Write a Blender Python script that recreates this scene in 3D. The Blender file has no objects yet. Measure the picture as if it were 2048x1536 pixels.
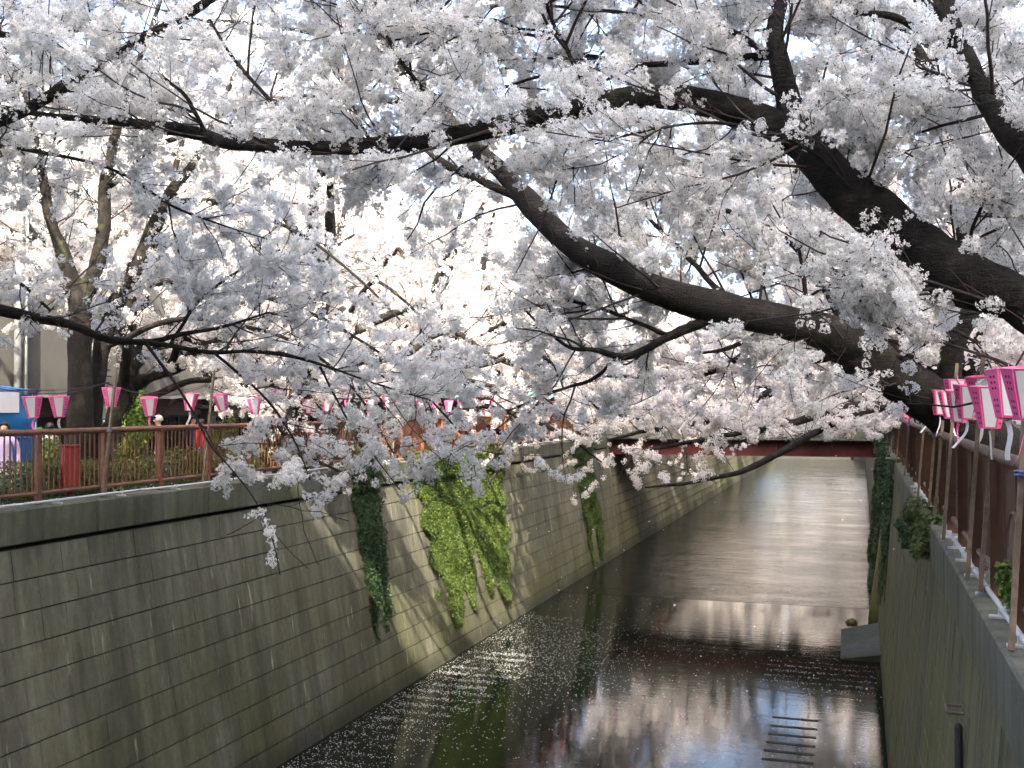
import bpy, bmesh, math, random
import numpy as np
from mathutils import Vector, Matrix

random.seed(7)
RNG = np.random.default_rng(11)
SC = bpy.context.scene
COL = SC.collection
rad = math.radians

# ------------------------------------------------------------------ camera
EYE = np.array((0.0, 0.0, 1.48))
YAW, PITCH, FPX = rad(18.0), rad(1.12), 2150.0
FWD = np.array((-math.sin(YAW) * math.cos(PITCH), math.cos(YAW) * math.cos(PITCH), math.sin(PITCH)))
RGT = np.array((math.cos(YAW), math.sin(YAW), 0.0))
UPV = np.cross(RGT, FWD)
cd = bpy.data.cameras.new('camera')
cam = bpy.data.objects.new('camera', cd)
COL.objects.link(cam)
cam.matrix_world = Matrix(((RGT[0], UPV[0], -FWD[0], EYE[0]), (RGT[1], UPV[1], -FWD[1], EYE[1]),
                           (RGT[2], UPV[2], -FWD[2], EYE[2]), (0, 0, 0, 1)))
cd.sensor_width = 36.0
cd.lens = FPX / 2048 * 36.0
cd.clip_start, cd.clip_end = 0.05, 3000
SC.camera = cam

# ------------------------------------------------------------------ sky, sun, exposure
SUN_EL, SUN_AZ = rad(42), rad(16)          # sun behind the camera, a little to the right
w = bpy.data.worlds.new('World')
SC.world = w
w.use_nodes = True
nt = w.node_tree
sky = nt.nodes.new('ShaderNodeTexSky')
sky.sky_type = 'NISHITA'
sky.sun_disc = False
sky.sun_elevation = SUN_EL
sky.sun_rotation = math.pi - SUN_AZ
sky.air_density, sky.dust_density, sky.ozone_density = 0.85, 7.0, 0.15
bg = nt.nodes['Background']
bg.inputs[1].default_value = 0.15
nt.links.new(sky.outputs[0], bg.inputs[0])
ld = bpy.data.lights.new('sun', 'SUN')
ld.energy, ld.angle, ld.color = 2.7, rad(0.53), (1.0, 0.91, 0.77)
sun = bpy.data.objects.new('sun', ld)
COL.objects.link(sun)
LDIR = Vector((-math.sin(SUN_AZ) * math.cos(SUN_EL), math.cos(SUN_AZ) * math.cos(SUN_EL), -math.sin(SUN_EL)))
sun.rotation_euler = LDIR.to_track_quat('-Z', 'Y').to_euler()
sun.location = (10, -20, 40)
vs = SC.view_settings
vs.view_transform, vs.look, vs.exposure, vs.gamma, vs.use_curve_mapping = 'Standard', 'None', 2.78, 1.0, False
cy = SC.cycles
cy.max_bounces, cy.diffuse_bounces, cy.glossy_bounces, cy.transmission_bounces, cy.transparent_max_bounces = 7, 6, 2, 3, 3
cy.caustics_reflective = cy.caustics_refractive = False
cy.use_denoising = True
cy.use_adaptive_sampling = True
cy.adaptive_threshold = 0.04
cy.adaptive_min_samples = 20
cy.sample_clamp_indirect = 6.0


def at(px, py, d):
    """point seen at photo pixel (px, py) at depth d metres"""
    return EYE + FWD * d + RGT * ((px - 1024) / FPX * d) + UPV * ((768 - py) / FPX * d)


def atx(px, py, X):
    """point on the ray through a photo pixel where world x = X"""
    v = FWD + RGT * ((px - 1024) / FPX) + UPV * ((768 - py) / FPX)
    return EYE + v * (X / v[0])


WZ = -5.42            # water level


# ------------------------------------------------------------------ materials
def newmat(name):
    m = bpy.data.materials.new(name)
    m.use_nodes = True
    return m, m.node_tree, m.node_tree.nodes['Principled BSDF']


def N(nt, typ, **kw):
    n = nt.nodes.new(typ)
    for k, v in kw.items():
        if k.startswith('i_'):
            n.inputs[k[2:].replace('_', ' ')].default_value = v
        else:
            setattr(n, k, v)
    return n


def ramp(nt, fac, stops):
    r = nt.nodes.new('ShaderNodeValToRGB')
    e = r.color_ramp.elements
    while len(e) < len(stops):
        e.new(0.5)
    for i, (p, c) in enumerate(stops):
        e[i].position = p
        e[i].color = (c[0], c[1], c[2], 1) if hasattr(c, '__len__') else (c, c, c, 1)
    nt.links.new(fac, r.inputs[0])
    return r.outputs[0]


def mix(nt, fac, a, b, typ='MIX'):
    n = nt.nodes.new('ShaderNodeMix')
    n.data_type = 'RGBA'
    n.blend_type = typ
    for s, v in ((n.inputs[0], fac), (n.inputs[6], a), (n.inputs[7], b)):
        if hasattr(v, 'is_output'):
            nt.links.new(v, s)
        elif hasattr(v, '__len__'):
            s.default_value = (v[0], v[1], v[2], 1)
        else:
            s.default_value = v
    return n.outputs[2]


def wpos(nt, sx=1, sy=1, sz=1):
    g = nt.nodes.new('ShaderNodeNewGeometry')
    m = nt.nodes.new('ShaderNodeMapping')
    m.inputs['Scale'].default_value = (sx, sy, sz)
    nt.links.new(g.outputs['Position'], m.inputs['Vector'])
    return m.outputs[0]


def noise(nt, vec, scale, detail=4, rough=0.55):
    n = nt.nodes.new('ShaderNodeTexNoise')
    n.inputs['Scale'].default_value = scale
    n.inputs['Detail'].default_value = detail
    n.inputs['Roughness'].default_value = rough
    if vec is not None:
        nt.links.new(vec, n.inputs['Vector'])
    return n.outputs[0]


def bump(nt, p, h, strength=0.4, dist=0.02):
    b = nt.nodes.new('ShaderNodeBump')
    b.inputs['Strength'].default_value = strength
    b.inputs['Distance'].default_value = dist
    nt.links.new(h, b.inputs['Height'])
    nt.links.new(b.outputs[0], p.inputs['Normal'])


def plain(name, col, rough=0.6, metal=0.0, var=0.25, scale=6.0, bmp=0.15, spec=0.4):
    m, nt, p = newmat(name)
    v = wpos(nt)
    f = noise(nt, v, scale, 5)
    c = ramp(nt, f, [(0.3, [x * (1 - var) for x in col]), (0.7, [min(1, x * (1 + var)) for x in col])])
    nt.links.new(c, p.inputs['Base Color'])
    p.inputs['Roughness'].default_value = rough
    p.inputs['Metallic'].default_value = metal
    p.inputs['Specular IOR Level'].default_value = spec
    if bmp:
        bump(nt, p, noise(nt, v, scale * 8, 3), bmp, 0.01)
    return m


def leafmat(name, cols, trans=0.35, rough=0.55):
    m, nt, p = newmat(name)
    g = nt.nodes.new('ShaderNodeNewGeometry')
    v = wpos(nt)
    n1 = noise(nt, v, 1.3, 2)
    a = nt.nodes.new('ShaderNodeMath')
    a.operation = 'MULTIPLY_ADD'
    a.inputs[1].default_value = 0.6
    nt.links.new(g.outputs['Random Per Island'], a.inputs[0])
    mm = nt.nodes.new('ShaderNodeMath')
    mm.operation = 'MULTIPLY'
    mm.inputs[1].default_value = 0.4
    nt.links.new(n1, mm.inputs[0])
    nt.links.new(mm.outputs[0], a.inputs[2])
    k = len(cols)
    c = ramp(nt, a.outputs[0], [((i + 0.3) / k, cols[i]) for i in range(k)])
    nt.links.new(c, p.inputs['Base Color'])
    p.inputs['Roughness'].default_value = rough
    t = nt.nodes.new('ShaderNodeBsdfTranslucent')
    nt.links.new(c, t.inputs[0])
    ms = nt.nodes.new('ShaderNodeMixShader')
    ms.inputs[0].default_value = trans
    nt.links.new(p.outputs[0], ms.inputs[1])
    nt.links.new(t.outputs[0], ms.inputs[2])
    nt.links.new(ms.outputs[0], nt.nodes['Material Output'].inputs[0])
    return m


def petalmat(name, col, trans):
    m = bpy.data.materials.new(name)
    m.use_nodes = True
    nt = m.node_tree
    nt.nodes.remove(nt.nodes['Principled BSDF'])
    o = nt.nodes.new('ShaderNodeObjectInfo')
    c = ramp(nt, o.outputs['Random'], [(0.0, [x * 0.93 for x in col]), (0.5, col), (1.0, (col[0], col[1] * 0.965, col[2] * 0.975))])
    d = nt.nodes.new('ShaderNodeBsdfDiffuse')
    t = nt.nodes.new('ShaderNodeBsdfTranslucent')
    ms = nt.nodes.new('ShaderNodeMixShader')
    ms.inputs[0].default_value = trans
    nt.links.new(c, d.inputs[0])
    nt.links.new(c, t.inputs[0])
    nt.links.new(d.outputs[0], ms.inputs[1])
    nt.links.new(t.outputs[0], ms.inputs[2])
    nt.links.new(ms.outputs[0], nt.nodes['Material Output'].inputs[0])
    return m


def concrete(name, base, green, streak=0.7, low=-5.4, high=-1.5, drips=True):
    """weathered concrete: vertical rain streaks, algae, tone of each block"""
    m, nt, p = newmat(name)
    v = wpos(nt, 1, 1, 1)
    vst = wpos(nt, 5.0, 5.0, 0.28)
    st = noise(nt, vst, 1.0, 6, 0.65)
    vst2 = wpos(nt, 1.2, 1.2, 0.1)
    st2 = noise(nt, vst2, 1.0, 3, 0.6)
    bl = noise(nt, v, 0.55, 4)
    oi = nt.nodes.new('ShaderNodeObjectInfo')
    c0 = ramp(nt, st, [(0.30, [x * (1 - streak) for x in base]), (0.50, base), (0.74, [x * 1.55 for x in base])])
    alg = ramp(nt, bl, [(0.30, 0.0), (0.56, 1.0)])
    sep = nt.nodes.new('ShaderNodeSeparateXYZ')
    g = nt.nodes.new('ShaderNodeNewGeometry')
    nt.links.new(g.outputs['Position'], sep.inputs[0])
    mr = nt.nodes.new('ShaderNodeMapRange')
    mr.inputs[1].default_value, mr.inputs[2].default_value = high, low
    mr.inputs[3].default_value, mr.inputs[4].default_value = 0.25, 1.0
    nt.links.new(sep.outputs[2], mr.inputs[0])
    mu = nt.nodes.new('ShaderNodeMath')
    mu.operation = 'MULTIPLY'
    nt.links.new(alg, mu.inputs[0])
    nt.links.new(mr.outputs[0], mu.inputs[1])
    c1 = mix(nt, mu.outputs[0], c0, mix(nt, st, [x * 0.6 for x in green], [x * 1.4 for x in green]))
    dark = ramp(nt, st2, [(0.36, 0.55), (0.52, 1.0)])
    c2 = mix(nt, 0.75, c1, dark, 'MULTIPLY')
    drip = ramp(nt, noise(nt, wpos(nt, 7.0, 7.0, 0.22), 1.0, 3, 0.5), [(0.66, 0.0), (0.74, 1.0)])
    c2 = mix(nt, mix(nt, 0.0, drip, drip), c2, [min(1, x * 2.0) for x in base]) if drips else c2
    grain = ramp(nt, noise(nt, v, 9.0, 8, 0.75), [(0.3, 0.72), (0.7, 1.25)])
    c2 = mix(nt, 0.7, c2, grain, 'MULTIPLY')
    tide = nt.nodes.new('ShaderNodeMapRange')
    tide.inputs[1].default_value, tide.inputs[2].default_value = WZ + 0.10, WZ + 0.55
    tide.inputs[3].default_value, tide.inputs[4].default_value = 0.45, 1.0
    nt.links.new(sep.outputs[2], tide.inputs[0])
    c2 = mix(nt, 1.0, c2, tide.outputs[0], 'MULTIPLY')
    tone = ramp(nt, oi.outputs['Random'], [(0.0, 0.92), (1.0, 1.07)])
    c3 = mix(nt, 0.9, c2, tone, 'MULTIPLY')
    nt.links.new(c3, p.inputs['Base Color'])
    p.inputs['Roughness'].default_value = 0.88
    bump(nt, p, noise(nt, v, 26, 5, 0.7), 0.55, 0.012)
    return m


M = {}
M['petal'] = petalmat('petal', (0.89, 0.895, 0.878), 0.5)
M['petal_far'] = petalmat('petal_far', (0.895, 0.865, 0.835), 0.5)
M['flower_eye'] = plain('flower_eye', (0.22, 0.15, 0.095), 0.7, var=0.3, bmp=0)
M['leaflet'] = leafmat('leaflet', [(0.10, 0.13, 0.03), (0.16, 0.20, 0.04), (0.16, 0.11, 0.04)])
M['ivy'] = leafmat('ivy', [(0.025, 0.05, 0.012), (0.055, 0.10, 0.018), (0.10, 0.155, 0.024), (0.17, 0.21, 0.035)])
M['ivy_dark'] = leafmat('ivy_dark', [(0.014, 0.032, 0.012), (0.03, 0.065, 0.018), (0.05, 0.09, 0.022)])
M['hedge'] = leafmat('hedge', [(0.02, 0.045, 0.014), (0.045, 0.085, 0.02), (0.085, 0.13, 0.03), (0.12, 0.11, 0.035)])
M['shrub'] = leafmat('shrub', [(0.06, 0.11, 0.02), (0.12, 0.20, 0.03), (0.2, 0.28, 0.045)])
M['wall'] = concrete('embankment_concrete', (0.126, 0.121, 0.086), (0.084, 0.084, 0.030), 0.38)
M['wall_right'] = concrete('mossy_concrete', (0.104, 0.098, 0.056), (0.100, 0.099, 0.022), 0.58, -5.4, 0.5)
M['joint'] = plain('joint_mortar', (0.035, 0.0364, 0.0315), 0.95, var=0.4)
M['joint_light'] = plain('lime_mortar', (0.147, 0.147, 0.126), 0.95, var=0.5, scale=3)
M['coping'] = concrete('coping_concrete', (0.135, 0.134, 0.110), (0.075, 0.08, 0.038), 0.5, -0.5, 0.3)
M['brown'] = plain('brown_paint', (0.165, 0.072, 0.038), 0.42, var=0.22, scale=9, bmp=0.08)
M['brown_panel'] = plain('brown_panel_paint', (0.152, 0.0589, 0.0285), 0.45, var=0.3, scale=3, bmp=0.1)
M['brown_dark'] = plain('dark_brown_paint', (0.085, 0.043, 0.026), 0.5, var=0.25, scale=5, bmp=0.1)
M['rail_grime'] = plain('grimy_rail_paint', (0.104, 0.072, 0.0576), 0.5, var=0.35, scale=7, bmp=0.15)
M['white_pvc'] = plain('white_pvc', (0.48, 0.496, 0.496), 0.4, var=0.08, bmp=0)
M['galv'] = plain('galvanised', (0.315, 0.33, 0.3375), 0.45, 0.4, var=0.15)
M['pink'] = plain('pink_card', (0.88, 0.13, 0.34), 0.65, var=0.08, bmp=0)
M['pink_light'] = plain('light_pink_card', (0.90, 0.25, 0.42), 0.65, var=0.08, bmp=0)
M['paper'] = plain('white_paper', (0.7728, 0.7636, 0.7912), 0.7, var=0.04, bmp=0)
M['ink'] = plain('ink', (0.03, 0.02, 0.03), 0.7, bmp=0)
M['cable'] = plain('cable_black', (0.03, 0.03, 0.032), 0.6, bmp=0)
M['stake'] = plain('weathered_wood', (0.15, 0.1125, 0.07875), 0.8, var=0.3, scale=14, bmp=0.3)
M['rope'] = plain('blue_rope', (0.07, 0.2, 0.5), 0.7, bmp=0)
M['red'] = plain('red_enamel', (0.2025, 0.01125, 0.0135), 0.4, var=0.2, scale=5, bmp=0.05)
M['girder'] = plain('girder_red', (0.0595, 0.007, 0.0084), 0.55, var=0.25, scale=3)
M['deck'] = concrete('deck_concrete', (0.115, 0.12, 0.114), (0.075, 0.082, 0.056), 0.4, -0.5, 1.0)
M['asphalt'] = plain('asphalt', (0.048, 0.048, 0.0496), 0.9, var=0.2, scale=30, bmp=0.4)
M['paving'] = plain('paving', (0.189, 0.175, 0.1575), 0.85, var=0.18, scale=10, bmp=0.2)
M['soil'] = plain('soil', (0.0595, 0.0455, 0.0315), 0.95, var=0.35, scale=12, bmp=0.6)
M['render'] = plain('facade_render', (0.1215, 0.117, 0.1062), 0.85, var=0.22, scale=0.8, bmp=0.15)
M['render2'] = plain('facade_tile', (0.18, 0.1575, 0.135), 0.8, var=0.12, scale=2, bmp=0.1)
M['render3'] = plain('facade_white', (0.243, 0.2385, 0.225), 0.8, var=0.08, scale=2, bmp=0.1)
M['frame_dark'] = plain('dark_frame', (0.055, 0.045, 0.04), 0.5, var=0.2)
M['glass'] = plain('window_glass', (0.025, 0.03, 0.032), 0.06, var=0.2, bmp=0, spec=0.6)
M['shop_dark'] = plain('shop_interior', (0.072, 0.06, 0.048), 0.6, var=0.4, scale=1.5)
M['tarp'] = plain('blue_tarp', (0.02125, 0.17, 0.425), 0.45, var=0.22, scale=1.4, bmp=0.5)
M['teal'] = plain('teal_canvas', (0.20, 0.62, 0.58), 0.6, var=0.08)
M['orange'] = plain('orange_cloth', (0.85, 0.45, 0.05), 0.7)
M['greencloth'] = plain('green_cloth', (0.16, 0.55, 0.12), 0.7)
M['sign_green'] = plain('sign_green', (0.02, 0.10, 0.075), 0.5, bmp=0)
M['sign_blue'] = plain('sign_blue', (0.04, 0.08, 0.28), 0.5, bmp=0)
M['grey_board'] = plain('grey_board', (0.112, 0.133, 0.147), 0.6, var=0.12)
M['skin'] = plain('skin', (0.58, 0.34, 0.235), 0.55, var=0.08, bmp=0)
M['hair_black'] = plain('hair_black', (0.018, 0.015, 0.014), 0.5, bmp=0)
M['hair_grey'] = plain('hair_grey', (0.62, 0.58, 0.54), 0.6, bmp=0)


def bark():
    m, nt, p = newmat('cherry_bark')
    tc = nt.nodes.new('ShaderNodeTexCoord')
    v = wpos(nt)
    ring = wpos(nt, 6, 6, 34)
    f1 = noise(nt, v, 5, 6, 0.65)
    f2 = noise(nt, ring, 1.0, 4, 0.6)
    f3 = noise(nt, v, 42, 4, 0.7)
    c = ramp(nt, f1, [(0.28, (0.006, 0.005, 0.0045)), (0.52, (0.017, 0.0142, 0.0118)), (0.75, (0.052, 0.044, 0.036))])
    c2 = mix(nt, 0.55, c, ramp(nt, f2, [(0.35, 0.45), (0.6, 1.15)]), 'MULTIPLY')
    mossm = ramp(nt, noise(nt, v, 2.3, 3), [(0.60, 0.0), (0.72, 0.55)])
    c3 = mix(nt, mossm, c2, (0.075, 0.085, 0.03))
    nt.links.new(c3, p.inputs['Base Color'])
    p.inputs['Roughness'].default_value = 0.82
    p.inputs['Specular IOR Level'].default_value = 0.25
    a = nt.nodes.new('ShaderNodeMath')
    a.operation = 'ADD'
    nt.links.new(f2, a.inputs[0])
    nt.links.new(f3, a.inputs[1])
    bump(nt, p, a.outputs[0], 0.9, 0.03)
    return m


M['bark'] = bark()
M['twig'] = plain('twig_bark', (0.036, 0.0256, 0.0216), 0.8, var=0.35, scale=9, bmp=0)


def watermat(name, strength, base, rough, sx, sy):
    m, nt, p = newmat(name)
    a = noise(nt, wpos(nt, sx, sy, 1), 1.0, 5, 0.6)
    b = noise(nt, wpos(nt, sx * 4, sy * 3.4, 1), 1.0, 3, 0.6)
    c = noise(nt, wpos(nt, 0.25, 0.5, 1), 1.0, 3, 0.6)
    gate = ramp(nt, c, [(0.35, 0.35), (0.65, 1.0)])
    s = nt.nodes.new('ShaderNodeMath')
    s.operation = 'MULTIPLY_ADD'
    s.inputs[1].default_value = 0.35
    nt.links.new(b, s.inputs[0])
    nt.links.new(a, s.inputs[2])
    mul = nt.nodes.new('ShaderNodeMath')
    mul.operation = 'MULTIPLY'
    nt.links.new(s.outputs[0], mul.inputs[0])
    nt.links.new(gate, mul.inputs[1])
    bump(nt, p, mul.outputs[0], 1.0, strength)
    col = ramp(nt, noise(nt, wpos(nt, 0.8, 0.8, 1), 1.0, 5), [(0.3, [x * 0.6 for x in base]), (0.7, [x * 1.5 for x in base])])
    nt.links.new(col, p.inputs['Base Color'])
    rr = nt.nodes.new('ShaderNodeMapRange')
    rr.inputs[1].default_value, rr.inputs[2].default_value = 0.35, 0.7
    rr.inputs[3].default_value, rr.inputs[4].default_value = rough, rough * 4
    nt.links.new(noise(nt, wpos(nt, 0.5, 0.9, 1), 1.0, 6, 0.65), rr.inputs[0])
    nt.links.new(rr.outputs[0], p.inputs['Roughness'])
    p.inputs['IOR'].default_value = 1.34
    p.inputs['Specular IOR Level'].default_value = 0.5
    return m


M['water'] = watermat('water_calm', 0.0035, (0.007, 0.008, 0.005), 0.015, 1.3, 4.6)
M['water_up'] = watermat('water_rippled', 0.035, (0.006, 0.0065, 0.006), 0.02, 1.1, 3.6)


# ------------------------------------------------------------------ mesh helpers
def link(name, me, parent=None, mats=None, smooth=False):
    o = bpy.data.objects.new(name, me)
    COL.objects.link(o)
    if parent is not None:
        o.parent = parent
    if mats is not None:
        for m in (mats if isinstance(mats, (list, tuple)) else [mats]):
            me.materials.append(M[m] if isinstance(m, str) else m)
    if smooth:
        me.polygons.foreach_set('use_smooth', [True] * len(me.polygons))
    return o


def tag(o, label=None, cat=None, group=None, kind=None):
    if label:
        o['label'] = label
    if cat:
        o['category'] = cat
    if group:
        o['group'] = group
    if kind:
        o['kind'] = kind
    return o


def empty(name, loc=(0, 0, 0), label=None, cat=None, group=None, rz=0.0):
    o = bpy.data.objects.new(name, None)
    o.empty_display_size = 0.2
    COL.objects.link(o)
    o.location = loc
    o.rotation_euler = (0, 0, rz)
    return tag(o, label, cat, group)


def npmesh(name, V, F, mat_idx=None):
    """mesh from numpy verts (n,3) and equal-sized faces (m,k)"""
    V = np.asarray(V, np.float32)
    F = np.asarray(F, np.int32)
    me = bpy.data.meshes.new(name)
    me.vertices.add(len(V))
    me.vertices.foreach_set('co', V.ravel())
    k = F.shape[1]
    me.loops.add(F.size)
    me.loops.foreach_set('vertex_index', F.ravel())
    me.polygons.add(len(F))
    me.polygons.foreach_set('loop_start', np.arange(0, F.size, k, dtype=np.int32))
    me.polygons.foreach_set('loop_total', np.full(len(F), k, np.int32))
    if mat_idx is not None:
        me.polygons.foreach_set('material_index', np.asarray(mat_idx, np.int32))
    me.update(calc_edges=True)
    return me


class MB:
    """collects boxes, tubes and prisms into one mesh"""

    def __init__(s):
        s.v, s.f, s.m = [], [], []

    def add(s, vs, fs, mi=0):
        b = len(s.v)
        s.v += [tuple(float(c) for c in q) for q in vs]
        s.f += [tuple(b + i for i in f) for f in fs]
        s.m += [mi] * len(fs)
        return s

    def box(s, c, size, rz=0.0, mi=0, bev=0.0, rot=None):
        x, y, z = [q / 2 for q in size]
        R = rot if rot is not None else Matrix.Rotation(rz, 3, 'Z')
        if bev <= 0:
            vs = [(-x, -y, -z), (x, -y, -z), (x, y, -z), (-x, y, -z), (-x, -y, z), (x, -y, z), (x, y, z), (-x, y, z)]
            fs = [(0, 3, 2, 1), (4, 5, 6, 7), (0, 1, 5, 4), (1, 2, 6, 5), (2, 3, 7, 6), (3, 0, 4, 7)]
        else:
            b = min(bev, x * .9, y * .9, z * .9)
            bm = bmesh.new()
            bmesh.ops.create_cube(bm, size=1)
            for q in bm.verts:
                q.co = Vector((q.co.x * 2 * x, q.co.y * 2 * y, q.co.z * 2 * z))
            bmesh.ops.bevel(bm, geom=bm.edges[:], offset=b, segments=1, profile=0.5, affect='EDGES')
            bm.verts.index_update()
            vs = [tuple(q.co) for q in bm.verts]
            fs = [tuple(q.index for q in f.verts) for f in bm.faces]
            bm.free()
        c = Vector(c)
        return s.add([R @ Vector(q) + c for q in vs], fs, mi)

    def tube(s, pts, r, sides=8, mi=0, cap=True):
        pts = [Vector([float(k) for k in q]) for q in pts]
        n = len(pts)
        rs = r if hasattr(r, '__len__') else [r] * n
        vs = []
        prev = None
        for i, q in enumerate(pts):
            t = (pts[min(i + 1, n - 1)] - pts[max(i - 1, 0)]).normalized()
            if prev is None:
                ref = Vector((0, 0, 1)) if abs(t.z) < 0.9 else Vector((1, 0, 0))
                u = t.cross(ref).normalized()
            else:
                u = (prev - t * prev.dot(t)).normalized()
            prev = u
            v = t.cross(u)
            for k in range(sides):
                a = 2 * math.pi * k / sides
                vs.append(q + (u * math.cos(a) + v * math.sin(a)) * rs[i])
        fs = []
        for i in range(n - 1):
            for k in range(sides):
                k2 = (k + 1) % sides
                fs.append((i * sides + k, i * sides + k2, (i + 1) * sides + k2, (i + 1) * sides + k))
        if cap:
            fs.append(tuple(range(sides))[::-1])
            fs.append(tuple((n - 1) * sides + k for k in range(sides)))
        return s.add(vs, fs, mi)

    def prism(s, poly, axis_off, mi=0):
        """polygon (list of 3d points) extruded by axis_off"""
        n = len(poly)
        off = Vector(axis_off)
        vs = [Vector(q) for q in poly] + [Vector(q) + off for q in poly]
        fs = [tuple(range(n))[::-1], tuple(range(n, 2 * n))] + [(i, (i + 1) % n, n + (i + 1) % n, n + i) for i in range(n)]
        return s.add(vs, fs, mi)

    def mesh(s, name):
        me = bpy.data.meshes.new(name)
        me.from_pydata(s.v, [], s.f)
        me.polygons.foreach_set('material_index', s.m)
        bm = bmesh.new()
        bm.from_mesh(me)
        bmesh.ops.recalc_face_normals(bm, faces=bm.faces)
        bm.to_mesh(me)
        bm.free()
        me.update()
        return me

    def build(s, name, mats, parent=None, smooth=False):
        return link(name, s.mesh(name), parent, mats, smooth)


def inst(name, me, parent, loc=(0, 0, 0), rot=(0, 0, 0), scale=None):
    o = bpy.data.objects.new(name, me)
    COL.objects.link(o)
    o.parent = parent
    o.location = [float(q) for q in loc]
    o.rotation_euler = rot
    if scale is not None:
        o.scale = scale
    return o


def order(n):
    return '%d%s' % (n, 'th' if 10 <= n % 100 <= 20 else {1: 'st', 2: 'nd', 3: 'rd'}.get(n % 10, 'th'))


def leaf_quads(P, Nrm, size, jit=0.9, aspect=0.75):
    """one folded kite per point, facing roughly along Nrm"""
    n = len(P)
    nr = Nrm + RNG.normal(size=(n, 3)) * jit * 0.6
    nr /= np.linalg.norm(nr, axis=1, keepdims=True)
    a = RNG.normal(size=(n, 3))
    a[:, 2] -= 0.6
    t = a - (a * nr).sum(1, keepdims=True) * nr
    t /= np.linalg.norm(t, axis=1, keepdims=True)
    b = np.cross(nr, t)
    s = (size * RNG.uniform(0.6, 1.3, n))[:, None]
    V = np.stack([P - t * s * 0.5, P + b * s * aspect * 0.5 + nr * s * 0.12, P + t * s * 0.55, P - b * s * aspect * 0.5 + nr * s * 0.12], 1).reshape(-1, 3)
    F = np.arange(n * 4).reshape(-1, 4)
    return V, F


# ------------------------------------------------------------------ the setting
WZ = -5.42            # water level
SZ = -0.45            # street level; the coping stands above it
LX, RX = -11.35, 0.80  # canal-side coping edges
LB, RB = -10.60, 0.42  # wall feet
BRY = 49.6            # bridge near face


def sheet(name, x0, x1, y0, y1, z, mat, kind='structure', label=None):
    me = npmesh(name, [(x0, y0, z), (x1, y0, z), (x1, y1, z), (x0, y1, z)], [(0, 1, 2, 3)])
    o = link(name, me, None, mat)
    return tag(o, label, None, None, kind)


sheet('ground_left_bank', -900, LX - 0.55, -400, 1500, SZ, 'asphalt')
sheet('ground_right_bank', RX + 0.55, 900, -400, 1500, SZ, 'asphalt')
sheet('pavement_left', -16.2, LX - 0.55, -20, 250, SZ + 0.004, 'paving')
sheet('pavement_right', RX + 0.55, 5.5, -20, 250, SZ + 0.004, 'paving')
sheet('planting_bed_left', -14.6, LX - 0.75, -10, 48, SZ + 0.012, 'soil')
sheet('planting_bed_right', RX + 0.75, 3.0, -10, 48, SZ + 0.012, 'soil')
WEIR = 38.4
bed = sheet('river_bed', LB - 1, RB + 1, -40, 500, WZ - 0.45, 'soil')
sheet('water', LB - 0.6, RB + 0.6, -30, WEIR + 0.2, WZ, 'water')
sheet('water_above_weir', LB - 0.6, RB + 0.6, WEIR, 142.4, WZ + 0.004, 'water_up')
mb = MB()
mb.box(((LB + RB) / 2, WEIR + 0.5, WZ - 0.30), (RB - LB + 1.0, 0.4, 0.57), bev=0.01)
tag(mb.build('weir_sill', 'joint'), kind='structure')
# ladder-like concrete ribs lying just at the water surface
ribm = MB().box((0, 0, 0), (1.0, 0.11, 0.10), bev=0.02).mesh('rib')
ribm.materials.append(M['joint'])
for i in range(6):
    p = at(1590 - i * 3, 1438 + 16.8 * i, 14835 / (628 + 16.8 * i))
    inst('rib', ribm, bed, (p[0], p[1], 0.45 - 0.036), (0, 0, rad(RNG.uniform(-1, 1))))
RUNG = []
for i in range(18):
    y = 18.2 + i * 0.60
    x0 = -10.2 + RNG.uniform(-0.1, 0.35)
    x1 = -8.75 + RNG.uniform(-0.35, 0.25)
    RUNG.append((x0, x1, y))
    o = inst('rib', ribm, bed, ((x0 + x1) / 2, y, 0.45 - 0.052), (0, 0, 0), (x1 - x0, 1, 1))
for o in bed.children:
    o.location.z += WZ - 0.45
bed_children_z = None

# embankment walls: individual blocks in courses on a backing slab
CH, BL = 0.452, 0.60


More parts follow.
